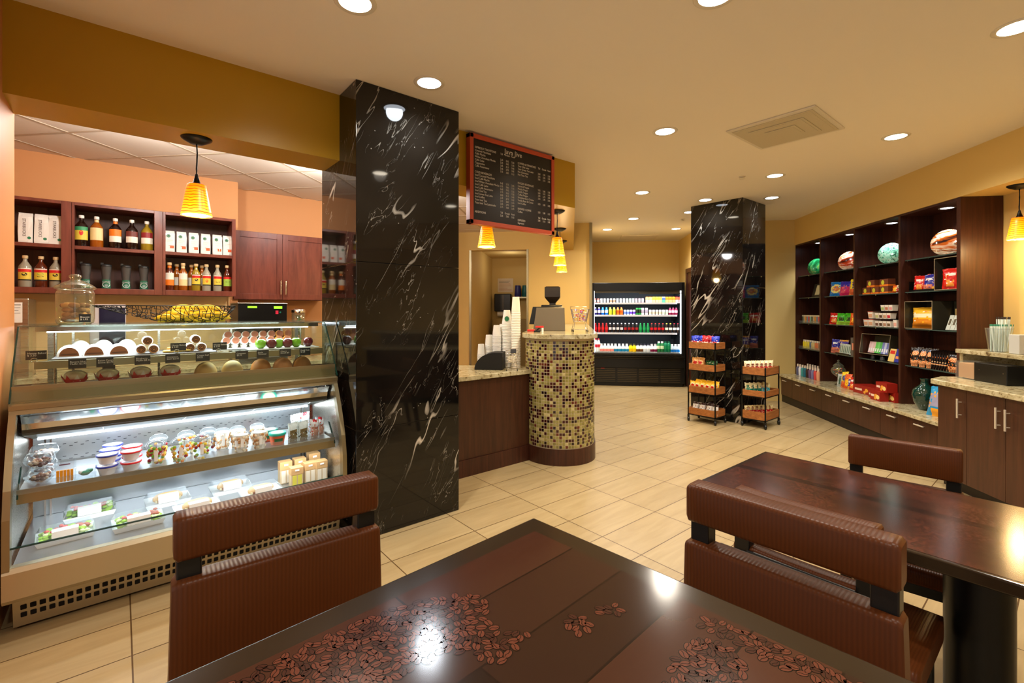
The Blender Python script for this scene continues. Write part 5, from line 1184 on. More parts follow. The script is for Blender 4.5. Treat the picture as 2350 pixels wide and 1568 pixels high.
obj('handle',B().box(-.035,.05,-.02,.02,.045,.065),C(206,40,36,.4),t,bevel=.004); obj('base',B().box(-.05,.015,-.03,.03,0,.018),m_black,t,bevel=.003); obj('arm',B().tube([(-.03,0,.018),(-.01,0,.03),(.02,0,.05)],.007,6),m_black,t); obj('tag',B().box(.03,.05,-.022,-.018,-.0,.045),m_white,t)
t=thing('toy_pack','red boxed item lying by the cup stacks on the bar','box',(*uv(5.05,-.43),zb)); t.rotation_euler=(0,0,R(U_)); obj('box',B().box(-.05,.03,-.03,.03,0,.022),C(210,50,40,.4),t,bevel=.003)
# niche: dispenser, notice and shelf of cups against its back wall
ub=10.2
t=thing('paper_towel_dispenser','black paper towel dispenser in the passage behind the low counter','dispenser',(-1.47,ub,1.44),fr=U_)
obj('housing',B().box(-.19,.17,-.24,0,0,.38),m_black,t,bevel=.02,seg=3); obj('front_cover',B().box(-.02,.02,-.243,-.24,.03,.36),C(70,66,60,.2),t); obj('paper_roll',B(Matrix.Translation((-.03,-.13,-.04))@Matrix.Rotation(R(90),4,'Y')).lathe([(.07,-.1),(.07,.1)],18),m_white,t)
t=thing('wall_notice','framed white notice with small print on the back wall of the passage','notice',(-1.44,ub,1.86),fr=U_)
obj('sheet',B().box(-.18,.16,-.008,0,0,.30),C(222,206,178,.5),t); b=B(); rnd=random.Random(2)
for i in range(9): b.box(-.15,-.15+rnd.uniform(.18,.28),-.0095,-.008,.03+i*.026,.038+i*.026,0 if i<7 else 1)
obj('print',b,[C(200,150,120),C(120,110,96)],t)
t=thing('wall_shelf','dark metal wall shelf at the right of the passage','shelf',(-.98,ub,1.72),fr=U_); obj('board',B().box(-.26,.3,-.3,0,0,.03),m_steel2,t); obj('bracket',B().box(.05,.07,-.26,0,-.12,0),m_black,t)
for x,c,l in ((-.18,(40,44,110),'blue patterned cup on the wall shelf'),(-.02,(16,88,92),'teal cup stack on the wall shelf'),(.17,(90,82,50),'olive brown container on the wall shelf')):
    t=thing('plastic_cup',l,'cup',(-.98+x,ub-.16,1.751),fr=U_); obj('cup',B().lathe([(.06,0),(.075,.02),(.062,.24),(.058,.245)],18),C(*c,.35),t)
t=thing('side_cabinet','beige base unit with cups in the passage below the shelf','cabinet',(-1.05,ub,0),fr=U_); obj('body',B().box(-.6,.35,-.5,-.01,0,1.28),M('beige_laminate',(150,128,70),.5),t,bevel=.005)
light('POINT','passage_fill',None,(*uv(9.2,-1.2),2.35),2,WARM,.1)  # added fill to lift the passage, no lamp there
# ================================================================ fridge contents (local x across; positions measured in the wall's own direction)
def fpos(x,dy,z): return (x,9.33+dy,z)
FB={}
def drink(kind,label,cat,x,dy,z,cols,group,s=1.0):
    key=(kind,cols,round(s,2))
    if key not in FB:
        b=B()
        ms=[C(*c,.25) for c in cols]
        if kind=='sport': b.lathe([(.026*s,0),(.030*s,.01*s),(.030*s,.055*s)],12,mi=0).lathe([(.0302*s,.055*s),(.0302*s,.10*s)],12,mi=1,caps=False).lathe([(.030*s,.10*s),(.026*s,.125*s),(.016*s,.143*s),(.0145*s,.145*s)],12,mi=0).lathe([(.017*s,.143*s),(.016*s,.165*s)],12,mi=2)
        elif kind=='soda': b.lathe([(.026*s,0),(.029*s,.012*s),(.028*s,.07*s)],12,mi=0).lathe([(.0292*s,.07*s),(.0292*s,.115*s)],12,mi=1,caps=False).lathe([(.028*s,.115*s),(.022*s,.15*s),(.012*s,.185*s)],12,mi=0).lathe([(.014*s,.183*s),(.013*s,.20*s)],12,mi=2)
        elif kind=='can': b.lathe([(.022*s,0),(.026*s,.006*s),(.026*s,.10*s),(.022*s,.112*s)],12,mi=0).lathe([(.0262*s,.03*s),(.0262*s,.075*s)],12,mi=1,caps=False).lathe([(.021*s,.113*s),(0,.113*s)],12,mi=2,caps=False)
        elif kind=='tall': b.lathe([(.026*s,0),(.030*s,.008*s),(.030*s,.05*s)],12,mi=0).lathe([(.0302*s,.05*s),(.0302*s,.12*s)],12,mi=1,caps=False).lathe([(.030*s,.12*s),(.026*s,.15*s)],12,mi=0)
        elif kind=='jug': b.lathe([(.028*s,0),(.032*s,.01*s),(.032*s,.05*s),(.028*s,.08*s),(.016*s,.105*s)],12,mi=0).lathe([(.0322*s,.012*s),(.0322*s,.048*s)],12,mi=1,caps=False).lathe([(.017*s,.103*s),(.017*s,.125*s)],12,mi=2)
        elif kind=='carton': b.box(-.030*s,.030*s,-.025*s,.025*s,0,.07*s,1).box(-.030*s,.030*s,-.025*s,.025*s,.07*s,.115*s,0).box(-.027*s,.027*s,-.004*s,.004*s,.115*s,.13*s,2)
        FB[key]=(mesh(b,ms,kind+'_drink'))
    o=solo({'sport':'drink_bottle','soda':'soda_bottle','can':'drink_can','tall':'drink_bottle','jug':'juice_bottle','carton':'drink_carton'}[kind],FB[key],None,label,cat,fpos(x,dy,z),fr=U_,group=group)
    return o
_solo=solo
def solo(name,b,mats,label,cat,loc=(0,0,0),fr=0,rz=0,group=None,bevel=0,tilt=0):
    if isinstance(b,bpy.types.Mesh): 
        o=bpy.data.objects.new(name,b); COL.objects.link(o); o.location=Matrix.Rotation(R(fr),4,'Z')@Vector(loc); o.rotation_euler=(R(tilt),0,R(fr+rz)); o['label']=label; o['category']=cat
        if group: o['group']=group
        return o
    return _solo(name,b,mats,label,cat,loc,fr,rz,group,bevel,tilt)
W_=(240,238,236)
def row(items,z,dy,place,group,x0=.44,s=1.0,jit=0):
    """items: (kind, cols, count, pitch, words)"""
    x=x0; n=0
    for kind,cols,cnt,p,words in items:
        for i in range(cnt):
            drink(kind,'%s on the %s of the fridge'%(words,place) if cnt==1 else '%s, %s of %s, %s of the fridge'%(words,ORD[i],['','','two','three','four'][cnt],place),'drink',x,dy,z,cols,group,s)
            x+=p; n+=1
row([('can',((230,120,110),W_,(200,40,40)),2,.062,'small red and white bottle'),('can',((242,240,236),(214,206,200),(230,230,230)),3,.062,'small white bottle'),('can',((240,236,226),(190,140,110),(90,60,50)),2,.062,'white and brown yogurt drink'),('can',((238,240,244),(226,230,236),(40,44,60)),3,.062,'white drink with a dark cap'),('can',((210,236,216),(240,244,240),(230,240,230)),3,.058,'pale green drink'),('can',((244,180,200),(240,226,232),(120,30,70)),3,.060,'pink drink with a dark cap')],1.603,.11,'top shelf',"small drinks on the fridge's top shelf",s=.84)
row([('carton',((220,196,140),(250,226,210),(226,120,60)),2,.069,'cream juice carton'),('carton',((246,216,70),(250,220,170),(240,200,60)),3,.069,'yellow juice carton'),('carton',((90,110,190),(110,206,170),(240,240,244)),2,.072,'blue and green carton'),('carton',((240,150,40),(248,206,140),(236,110,40)),4,.072,'orange juice carton'),('carton',((236,120,60),(250,206,206),(190,50,60)),3,.070,'pinkish juice carton')],1.603,.11,'top shelf',"juice cartons on the fridge's top shelf",x0=1.285-.07+.05,s=.98) if False else row([('carton',((220,196,140),(250,226,210),(226,120,60)),2,.062,'cream juice carton'),('carton',((246,216,70),(250,220,170),(240,200,60)),3,.062,'yellow juice carton'),('carton',((90,110,190),(110,206,170),(240,240,244)),1,.062,'blue and green carton'),('carton',((240,150,40),(248,206,140),(236,110,40)),3,.062,'orange juice carton'),('carton',((236,120,60),(250,206,206),(190,50,60)),2,.062,'pinkish juice carton')],1.603,.12,'top shelf',"juice cartons on the fridge's top shelf",x0=1.44-.0,s=.95)
row([('sport',((50,44,120),W_,(240,240,246)),2,.072,'purple sports drink'),('sport',((20,110,206),W_,(60,150,220)),2,.073,'blue sports drink'),('sport',((226,224,50),(190,200,40),(230,226,80)),2,.073,'yellow green sports drink'),('sport',((240,110,20),(230,80,20),(232,120,60)),2,.068,'orange sports drink'),('can',((190,210,236),(100,130,210),(230,230,240)),2,.058,'slim silver blue can'),('can',((226,222,240),(100,60,190),(230,230,240)),2,.058,'slim silver purple can'),('tall',((30,120,50),(24,40,24),(60,160,70)),2,.052,'tall black and green can'),('tall',((222,218,226),(150,140,156),(230,230,236)),2,.072,'tall white can'),('can',((244,240,232),(226,190,160),(236,226,220)),4,.062,'small tan labelled bottle'),('can',((240,246,226),(206,226,180),(230,236,220)),2,.062,'small cream green bottle'),('sport',((140,30,70),(246,190,206),(70,10,40)),3,.058,'pink labelled juice bottle')],1.367,.11,'second shelf',"drinks on the fridge's second shelf",s=.96,x0=.445)
row([('soda',((150,14,20),(206,30,34),(226,60,60)),4,.071,'red cola bottle'),('soda',((26,14,12),(206,200,204),(236,236,240)),4,.073,'dark cola bottle with silver label'),('soda',((22,12,12),(150,20,26),(226,226,230)),4,.072,'dark cola bottle with a red label'),('soda',((10,120,60),(30,150,80),(40,160,90)),3,.071,'green soda bottle'),('soda',((40,14,12),(200,24,34),(176,60,60)),4,.070,'dark bottle with broad red label'),('soda',((30,16,14),(244,240,214),(236,220,90)),2,.071,'dark bottle with cream label'),('soda',((30,16,14),(248,246,240),(176,50,70)),2,.068,'dark bottle with white label')],1.0185,.11,'third shelf',"soda bottles on the fridge's third shelf",s=.98,x0=.448)
row([('soda',((226,230,226),(190,40,60),(190,30,40)),2,.055,'red capped clear bottle'),('jug',((240,236,230),(236,140,130),(246,244,240)),4,.068,'white and pink bottle'),('jug',((210,226,232),(20,130,180),(240,240,244)),4,.072,'blue labelled clear bottle'),('jug',((240,210,20),(232,190,10),(90,90,60)),2,.068,'yellow bottle'),('jug',((226,226,220),(96,60,30),(60,60,70)),2,.066,'brown labelled bottle'),('jug',((226,228,230),(200,206,210),(60,60,76)),2,.066,'dark capped clear bottle'),('jug',((240,240,240),(110,20,60),(200,200,206)),2,.066,'white and maroon bottle'),('sport',((30,110,60),(200,226,190),(236,240,232)),2,.062,'green and white water bottle'),('sport',((0,110,70),(20,130,80),(10,90,60)),2,.062,'deep green water bottle'),('jug',((190,210,226),(10,110,190),(236,240,244)),3,.062,'bright blue labelled water bottle')],.651,.07,'bottom shelf',"bottles on the fridge's bottom shelf",s=1.3,x0=.450)
# ================================================================ snack trolleys
def rack(label,x,y,W,D,trays,top):
    """x,y: near corner; W along y, D along x"""
    t=thing('snack_trolley',label,'trolley',(x+D/2,y+W/2,0))
    k=dict(parent=t,w=True); p=.014
    for (px,py) in ((x,y),(x+D-p,y),(x,y+W-p),(x+D-p,y+W-p)):
        obj('post',B().box(px,px+p,py,py+p,.085,top),m_blackm,**k)
        c=obj('caster',B().lathe([(.014,.055),(.014,.085)],10,(px+p/2,py+p/2,0)),m_black,**k)
        w=B(Matrix.Translation((px+p/2,py+p/2,.029))@Matrix.Rotation(R(90),4,'X')@Matrix.Rotation(R(40),4,'Y')); w.lathe([(.026,-.012),(.029,-.008),(.029,.008),(.026,.012)],14); obj('wheel',w,m_black,None).parent=c; 
        list(c.children)[0].matrix_parent_inverse=Matrix.Identity(4)
    for z0,z1 in trays:
        obj('tray_frame',B().box(x,x+D,y,y+W,z0-.012,z0),m_blackm,**k)
        q=.012; b=B().box(x+p*.3,x+D-p*.3,y+p*.3,y+W-p*.3,z0,z0+.008)
        b.box(x+.003,x+.003+q,y+.004,y+W-.004,z0,z1).box(x+D-.003-q,x+D-.003,y+.004,y+W-.004,z0,z1).box(x+.003,x+D-.003,y+.003,y+.003+q,z0,z1).box(x+.003,x+D-.003,y+W-.003-q,y+W-.003,z0,z1)
        obj('wooden_tray',b,m_crate,**k)
    return t
rack('tall four tier snack trolley with wooden trays, left of the far pillar',5.80,2.955,.38,.275,[(.098,.182),(.385,.469),(.680,.762),(.965,1.046)],1.05)
rack('shorter three tier snack trolley with wooden trays, right of the far pillar',6.075,2.462,.295,.415,[(.105,.202),(.392,.463),(.660,.751)],.755)
def rk(label,key,xx,yy,z,w,h,d,rz,group,tilt=0,txt=None,tc=None): snack(label,'snack bag',xx,yy,z,w,h,d,key,rz=rz,tilt=tilt,group=group,txt=txt,txtc=tc)
g='snack bags in the taller trolley'
for i,(dy,key,l) in enumerate(((.33,'blue','blue snack bag at the left of the top tray'),(.265,'blue','blue and white snack bag second in the top tray'),(.19,'redwhite','red and white snack bag left of centre in the top tray'),(.125,'redwhite','red and white snack bag right of centre in the top tray'),(.055,'blue','bright blue snack bag at the right of the top tray'))):
    rk(l,key,5.90+.03*(i%2),2.955+dy,.980,.105,.15,.05,-90+random.uniform(-14,14),g,-8)
for i,(dx,dy,key,l) in enumerate(((.05,.30,'kraft','kraft crisp bag at the left of the second tray'),(.06,.24,'kraft','kraft crisp bag next to the left one in the second tray'),(.12,.27,'kraft','kraft crisp bag behind in the second tray'),(.07,.13,'green','dark green snack bag in the second tray'),(.06,.06,'green','dark green snack bag at the right corner of the second tray'),(.14,.10,'green','dark green bag behind the other green ones'))):
    rk(l,key,5.80+dx,2.955+dy,.690,.115 if key=='kraft' else .095,.15 if key=='kraft' else .12,.045,-90+random.uniform(-10,10),g,-10,)
for i,(dx,dy) in enumerate(((.05,.33),(.05,.265),(.05,.195),(.05,.125),(.055,.06),(.13,.30),(.13,.22),(.13,.14),(.12,.06))):
    rk('yellow crisp bag with red oval, third tray, %s row, %s from the left'%('front' if i<5 else 'back',ORD[i if i<5 else i-5]),'yellow',5.80+dx,2.955+dy,.395,.088,.135 if i<5 else .15,.05,-90+random.uniform(-10,10),g,-6)
for i,(dx,dy) in enumerate(((.06,.31),(.06,.215),(.06,.12),(.06,.045),(.15,.16))):
    rk('white snack bag with dark top in the bottom tray, %s from the left'%ORD[i],'white',5.80+dx,2.955+dy,.108,.085,.145,.05,-90+random.uniform(-8,8),g,-14)
g='snack bags in the shorter trolley'
for i in range(6):
    rk('cream and red bag, top tray of the shorter trolley, %s from left'%ORD[i],'cream_red',6.135+i*.056,2.70-i*.030,.672,.09,.15,.03,-62+random.uniform(-8,8),g,-10)
for i in range(5):
    rk('cream and green bag, middle tray of the shorter trolley, %s from left'%ORD[i],'cream_teal' if i<3 else 'teal',6.135+i*.056,2.69-i*.030,.401,.09,.14,.03,-62+random.uniform(-8,8),g,-14)
rk('turquoise and tan snack bag leaning at the right of the middle tray','teal',6.39,2.60,.401,.11,.13,.03,-40,g,-22)
for i in range(6):
    rk('cream and crimson bag, bottom tray of the shorter trolley, %s from left'%ORD[i],'cream_crimson',6.135+i*.054,2.70-i*.030,.114,.085,.14,.03,-62+random.uniform(-8,8),g,-14)
# ================================================================ right-hand shelving goods: x=-u, y=v in direction S_
def RS(label,name,cat,u,v,z,parts,rz=0,group=None,tilt=0):
    t=thing(name,label,cat,(-u,v,z),fr=S_,rz=rz,group=group); t.rotation_euler[0]=R(tilt)
    for p in parts: obj(p[0],p[1],p[2],t,**(p[3] if len(p)>3 else {}))
    return t
art=[M('art_green',(60,170,120),.12,fn=art_fn([(.35,(6,80,40)),(.5,(40,150,90)),(.62,(120,170,60)),(.72,(160,220,170))],9,(1,1,1)),coat=.5),
 M('art_orange',(220,120,60),.12,fn=art_fn([(.34,(70,26,14)),(.44,(190,60,20)),(.5,(240,226,200)),(.56,(226,120,30)),(.64,(110,40,20))],3.4,(1,1,3.2)),coat=.5),
 M('art_aqua',(120,220,190),.12,fn=art_fn([(.38,(6,70,50)),(.43,(110,206,170)),(.56,(190,236,214)),(.62,(20,120,90))],24,(1,1,1)),coat=.5),
 M('art_multi',(226,150,80),.12,fn=art_fn([(.32,(40,16,20)),(.41,(214,100,20)),(.48,(246,236,206)),(.54,(120,50,20)),(.6,(230,130,40)),(.68,(240,226,206))],3.0,(1,1,3.2)),coat=.5)]
for i,(u,r,c) in enumerate(((7.80,.128,'green'),(6.945,.130,'orange streaked'),(6.09,.128,'aqua speckled'),(5.235,.135,'multicoloured swirled'))):
    tt=Matrix.Translation((0,0,r+.003))@Matrix.Rotation(R(78),4,'X')
    RS('round %s art glass plate standing on the top glass shelf'%c,'art_glass_plate','plate',u,3.71,SZ[0],[('plate',B(tt).lathe([(0,.006),(r*.5,.006),(r*.96,-.010),(r,-.014),(r*.96,-.020),(r*.5,-.006),(0,-.006)],40,caps=False),art[i]),('display_stand',B().tube([(-.05,-.03,.006),(-.04,.02,.006),(-.02,.06,.09)],.003,5).tube([(.05,-.03,.006),(.04,.02,.006),(.02,.06,.09)],.003,5),m_blackm)],rz=38)
RS('cream card in a black leaning frame on the second shelf of the farthest bay','picture_frame','picture frame',7.72,3.68,SZ[1],[('frame',B().box(-.13,.10,-.01,.01,0,.21),m_black),('card',B().box(-.04,.085,-.012,-.0102,.035,.185),C(214,206,160,.6))],tilt=-14)
def box_(w,h,d,*mi): return B().box(-w/2,w/2,-d/2,d/2,0,h)
cols=[(90,100,80),(200,180,140),(226,150,60),(190,110,90),(120,150,170),(210,90,90),(150,190,170),(226,210,170)]
for i in range(14):
    RS('slim toiletry box in the third shelf row of the farthest bay, %s from the left'%ORD[i],'toiletry_box','box',8.06-i*.049,3.66,SZ[2]+.001,[('carton',box_(.040,.12,.04),C(*cols[(i//3+i)%8],.4)),('top_band',B().box(-.0202,.0202,-.0202,.0202,.10,.1202),C(226,214,180,.4))],group='toiletry boxes on the third shelf, farthest bay')
for i in range(13):
    c=[(226,206,40),(214,196,60),(90,110,130),(200,180,120),(210,120,70),(150,120,90),(226,90,110),(226,100,120)][min(7,i*8//13)]
    RS('small bottle in the fourth shelf row of the farthest bay, %s from the left'%ORD[i],'toiletry_bottle','bottle',8.05-i*.053,3.66,SZ[3]+.001,[('body',B().lathe([(.019,0),(.020,.09),(.012,.105)],12),C(*c,.3)),('cap',B().lathe([(.013,.104),(.013,.13)],10),C(236,226,200,.4))],group='toiletry bottles on the fourth shelf, farthest bay')
rnd=random.Random(4)
for i in range(18):
    c=[(60,150,150),(30,110,130),(60,30,30),(110,80,120),(120,120,160),(214,70,70),(226,160,120),(100,170,140),(206,40,40),(90,90,120),(230,230,236)][i%11]; rowi=i//9
    RS('coloured toiletry bottle on the granite ledge, %s row, %s from the left'%(['back','front'][rowi],ORD[i%9]),'toiletry_bottle','bottle',8.02-(i%9)*.078-.03*rowi,3.70-.16*rowi,.443,[('body',B().lathe([(.024,0),(.027,.11),(.016,.135)],12),C(*c,.3,coat=.2)),('cap',B().lathe([(.015,.134),(.013,.175)],10),C(236,216,190,.4))],group='toiletry bottles on the granite ledge')
for z,l in ((SZ[2],'third'),(SZ[3],'fourth')):
    RS('low clear tray edge holding the goods on the %s shelf of the farthest bay'%l,'acrylic_tray','tray',7.74,3.605,z,[('lip',B().box(-.36,.36,-.004,.0,0,.035),m_clear)])
g='snack bags on the wall shelving'
def sb(label,key,u,z,w,h,rz=0,v=3.68,tilt=-10,d=.05,txt=None): snack(label,'snack bag',-u,v,z,w,h,d,key,fr=S_,rz=rz+20,group=g,tilt=tilt)
sb('bright blue snack bag on the second shelf of the second bay','azure',7.17,SZ[1],.20,.205,6)
sb('magenta and violet snack bag beside the bright blue one','magenta',6.98,SZ[1],.19,.20,2,3.70)
sb('yellow snack bag cut off by the upright in the second bay','gold',6.72,SZ[1],.20,.215,-4)
sb('red snack bag on the third shelf of the second bay','red',7.21,SZ[2],.17,.16,4)
sb('green snack bag on the third shelf, left of two','lime',7.03,SZ[2],.17,.155,3)
sb('green snack bag on the third shelf, right of two','lime',6.89,SZ[2],.17,.158,-3,3.70)
sb('orange snack bag at the end of the third shelf, second bay','orange',6.70,SZ[2],.19,.165,2)
sb('blue cookie bag on the fourth shelf of the second bay','indigo',7.20,SZ[3],.12,.19,10)
sb('brown and violet bag beside the blue cookie bag','violet',7.08,SZ[3],.13,.185,4,3.72)
for i in range(7):
    RS('silver and green flat packet in a tray, %s from the left, second bay'%ORD[i],'flat_packet','packet',6.99-i*.040,3.64,SZ[3]+.006,[('packet',box_(.034,.135,.012),foil(196,208,196)),('print',B().box(-.006,.006,-.0072,-.006,.02,.11),C(60,96,70))],group='flat packets on the fourth shelf, second bay',tilt=-8)
RS('small black tray under the flat packets','packet_tray','tray',6.87,3.66,SZ[3],[('tray',B().box(-.16,.16,-.06,.06,0,.005).box(-.16,.16,-.063,-.06,0,.02),m_black)])
RS('grey box turned sideways at the end of the fourth shelf, second bay','carton','box',6.625,3.70,SZ[3],[('carton',box_(.10,.24,.2),C(92,84,76,.5)),('sticker',B().box(-.02,.02,-.1012,-.10,.08,.17),C(226,140,110,.5))])
# candy jar and bags on the ledge of bay two
t=RS('footed glass candy jar with a star shaped lid on the granite ledge','candy_jar','jar',7.0,3.62,.443,[('bowl',B().lathe([(.012,.10),(.03,.115),(.075,.15),(.09,.19),(.082,.225),(.055,.245)],26,caps=False),m_jar),('lid',B().lathe([(.058,.246),(.066,.262),(.045,.285),(.02,.30),(.008,.315),(.014,.325),(.016,.335),(0,.345)],7,caps=False,smooth=False),m_jar),('foot',B().lathe([(.01,.10),(.009,.05),(.02,.01),(.045,.0)],16),m_chrome)])
rnd=random.Random(8)
for i in range(46):
    a=rnd.random()*6.28; zz=rnd.uniform(.135,.225); rr=.062*rnd.random()**.4*(1 if zz>.16 else .7)
    p=Vector((-7.0+rr*math.cos(a),3.62+rr*math.sin(a),.443+zz)); k_=i%6
    solo('candy',B().ball((0,0,0),.014,.011,.011,n=8),[C(226,226,220,.3),C(220,60,50,.3),C(236,150,40,.3),C(20,90,110,.3),C(40,110,60,.3),C(232,210,120,.3)][k_],'%s candy in the footed glass jar'%['white','red','orange','teal','green','yellow'][k_],'candy',p,fr=S_,group='candies in the footed jar')
for u,key,h,w,rz,l in ((6.82,'silver',.17,.09,14,'grey green snack bag leaning on the ledge next to the candy jar'),(6.74,'gold',.21,.08,10,'slim yellow bag on the ledge of the second bay'),(6.66,'orange',.19,.09,6,'orange bag on the ledge of the second bay'),(6.59,'violet',.15,.08,4,'slim violet bag between the orange and red ones'),(6.545,'red',.17,.09,0,'red bag on the ledge at the end of the second bay')):
    sb(l,key,u,.443,w,h,rz,3.55,-12)
# bay 3
bx=[C(110,56,34,.5),C(232,120,30,.5),C(206,200,50,.5)]
def gbox(label,u,z,w=.15,h=.085,v=3.68,circ=True):
    n=16; c=B(); c.add([(.028*math.cos(2*PI*i/n)-w*.12,-.0412,h*.52+.028*math.sin(2*PI*i/n)) for i in range(n)],[tuple(range(n))])
    RS(label,'snack_box','box',u,v,z,[('carton',B().box(-w/2,w/2,-.04,.04,0,h),bx[0]),('orange_band',B().box(-w/2-.0004,w/2+.0004,-.0408,.04,0,h*.24),bx[1]),('round_print',c,bx[2])],group='brown and orange boxes on the second shelf')
for u,z,l in ((6.42,0,'brown and orange box, bottom left of the pyramid'),(6.25,0,'brown and orange box, bottom middle of the pyramid'),(6.08,0,'brown and orange box, bottom right of the pyramid'),(6.33,.086,'brown and orange box, upper left of the pyramid'),(6.08,.086,'brown and orange box, upper right of the pyramid')): gbox(l,u,SZ[1]+z)
sb('small orange pouch right of the brown boxes','orange',5.93,SZ[1],.09,.09,0)
sb('small cream pouch at the right end of the second shelf, third bay','cream_red',5.84,SZ[1],.08,.085,-4,3.66)
sb('tall black and silver bag standing behind the small pouches','silver',5.74,SZ[1],.10,.26,-14,3.76)
def mug(label,u,z,s,c,w=.06,h=.068):
    RS(label,'noodle_cup','cup',u,3.68,z,[('cup',B().lathe([(w*.40,0),(w*.5,h*.9),(w*.52,h)],4 if s else 16,smooth=not s) if False else B().add([(-w*.42,-w*.42,0),(w*.42,-w*.42,0),(w*.42,w*.42,0),(-w*.42,w*.42,0),(-w*.5,-w*.5,h),(w*.5,-w*.5,h),(w*.5,w*.5,h),(-w*.5,w*.5,h)],[(3,2,1,0),(4,5,6,7),(0,1,5,4),(1,2,6,5),(2,3,7,6),(3,0,4,7)]),C(238,226,208,.4)),('print',B().add([(-w*.36,-w*.455,h*.15),(w*.36,-w*.455,h*.15),(w*.38,-w*.50,h*.62),(-w*.38,-w*.50,h*.62)],[(0,1,2,3)]),C(*c,.4)),('rim',B().box(-w*.52,w*.52,-w*.52,w*.52,h*.94,h),C(200,60,50,.4) if s else C(226,220,206,.4))],group='stacked food cups on the third shelf')
z3=SZ[2]
for i in range(2): mug('large white and orange cup, bottom tier, %s from the left'%ORD[i],6.42-i*.095,z3,1,(226,170,130),.092,.085)
for i in range(4): mug('small cream cup, bottom tier, %s from the left'%ORD[i],6.225-i*.072,z3+.0,0,[(120,80,60),(90,60,40),(190,140,110),(120,90,60)][i],.066,.068)
mug('large white and orange cup at the left of the middle tier',6.33,z3+.096,1,(226,170,130),.092,.085)
for i in range(4): mug('small cream cup, middle tier, %s from the left'%ORD[i],6.225-i*.072,z3+.096,0,[(190,190,120),(90,60,40),(200,150,110),(200,40,60)][i],.066,.068)
for i in range(3): mug('small cream cup, top tier, %s from the left'%ORD[i],6.12-i*.072,z3+.190,0,[(170,190,110),(190,110,80),(226,150,150)][i],.066,.068)
for z,w,u in ((.086,.37,6.16),(.180,.34,6.12)):
    RS('black riser board under the %s tier of cups'%('middle' if z<.1 else 'top'),'riser_board','riser',u,3.68,z3+z,[('board',B().box(-w/2,w/2,-.04,.05,0,.008),m_black)])
for i,(u,c) in enumerate(((5.86,(236,170,150)),)): mug('pinkish cup at the right end of the bottom tier',5.905,z3,0,c,.06,.085)
def acryl(label,u,z,w,h,d,rz=0,v=3.70,c=(74,70,54),tilt=0):
    q=.006; b=B().box(-w/2,w/2,-d/2,d/2,0,q).box(-w/2,w/2,-d/2,d/2,h-q,h).box(-w/2,-w/2+q,-d/2,d/2,0,h).box(w/2-q,w/2,-d/2,d/2,0,h).box(-w/2,w/2,d/2-q,d/2,0,h)
    return RS(label,'display_box','display box',u,v,z,[('box_shell',b,C(*c,.25)),('front_edge',B().box(-w/2,w/2,-d/2-.002,-d/2,0,q).box(-w/2,w/2,-d/2-.002,-d/2,h-q,h).box(-w/2,-w/2+q,-d/2-.002,-d/2,q,h-q).box(w/2-q,w/2,-d/2-.002,-d/2,q,h-q),C(150,136,110,.3))],rz=rz,tilt=tilt)
acryl('grey acrylic display box of packets on the fourth shelf, third bay',6.30,SZ[3]+.045,.42,.25,.16,v=3.72,rz=12,tilt=-8)
for dx in (-.1,.08): RS('clear %s foot under the tilted display box'%('left' if dx<0 else 'right'),'box_foot','stand',6.27-dx,3.69,SZ[3],[('foot',B().lathe([(.025,0),(.02,.04)],14),m_clear)])
for i in range(9):
    c=[(226,190,190),(236,206,206),(230,196,190),(90,200,90),(110,210,110),(80,180,90),(120,130,200),(190,200,230),(110,120,190)][i]
    RS('%s flat packet in the grey display box, %s from the left'%(['pink and white','pink and white','pink and white','green','green','green','blue and white','blue and white','blue and white'][i],ORD[i]),'flat_packet','packet',6.445-i*.036,3.69+.008*i*.4,SZ[3]+.068,[('packet',box_(.030,.14,.012),foil(*c)),('print',B().box(-.008,.008,-.0072,-.006,.02,.06),C(236,236,236))],group='flat packets in the grey display box',tilt=-14,rz=12)
RS('yellow and red snack box beside the display box','snack_box','box',5.965,3.66,SZ[3],[('carton',box_(.10,.15,.04),C(226,196,120,.4)),('print',B().box(-.04,.04,-.0212,-.02,.09,.13),C(206,50,40))],tilt=-14)
RS('blue snack box beside the yellow one','snack_box','box',5.87,3.66,SZ[3],[('carton',box_(.07,.155,.04),C(44,50,150,.4)),('print',B().box(-.025,.025,-.0212,-.02,.04,.07),C(226,140,80))],tilt=-14)
RS('cream snack box cut by the upright, fourth shelf','snack_box','box',5.78,3.67,SZ[3],[('carton',box_(.07,.14,.04),C(226,200,140,.4))],tilt=-14)
def rbox(label,u,z,w,h,d,v=3.58,rz=0):
    b=B(); 
    for i,(x,zz,r) in enumerate(((w*.1,h*.5,h*.28),(w*.28,h*.4,h*.3),(w*.02,h*.25,h*.2))): n=9; b.add([(x+r*math.cos(2*PI*j/n),-d/2-.001-.0004*i,zz+r*.8*math.sin(2*PI*j/n)) for j in range(n)],[tuple(range(n))],i%2)
    b.box(-w*.42,-w*.1,-d/2-.0012,-d/2,h*.38,h*.62,2)
    RS(label,'cookie_box','box',u,v,z,[('carton',box_(w,h,d),C(150,30,18,.4)),('print',b,[C(236,160,50,.5),C(240,206,120,.5),C(236,206,180,.5)])],rz=rz,group='red cookie boxes on the granite ledge')
rbox('long flat red cookie box on the ledge of the third bay',6.24,.443,.38,.10,.22,3.62,6)
rbox('smaller red cookie box right of the long one',5.98,.443,.15,.085,.12,3.52)
rbox('red cookie box with white stripes at the front of the stack',5.84,.443,.17,.105,.09,3.45)
rbox('red cookie box on top of the stack of the third bay',5.80,.549,.19,.10,.11,3.50)
rbox('red cookie box under the topmost one',5.78,.443,.19,.104,.09,3.56)
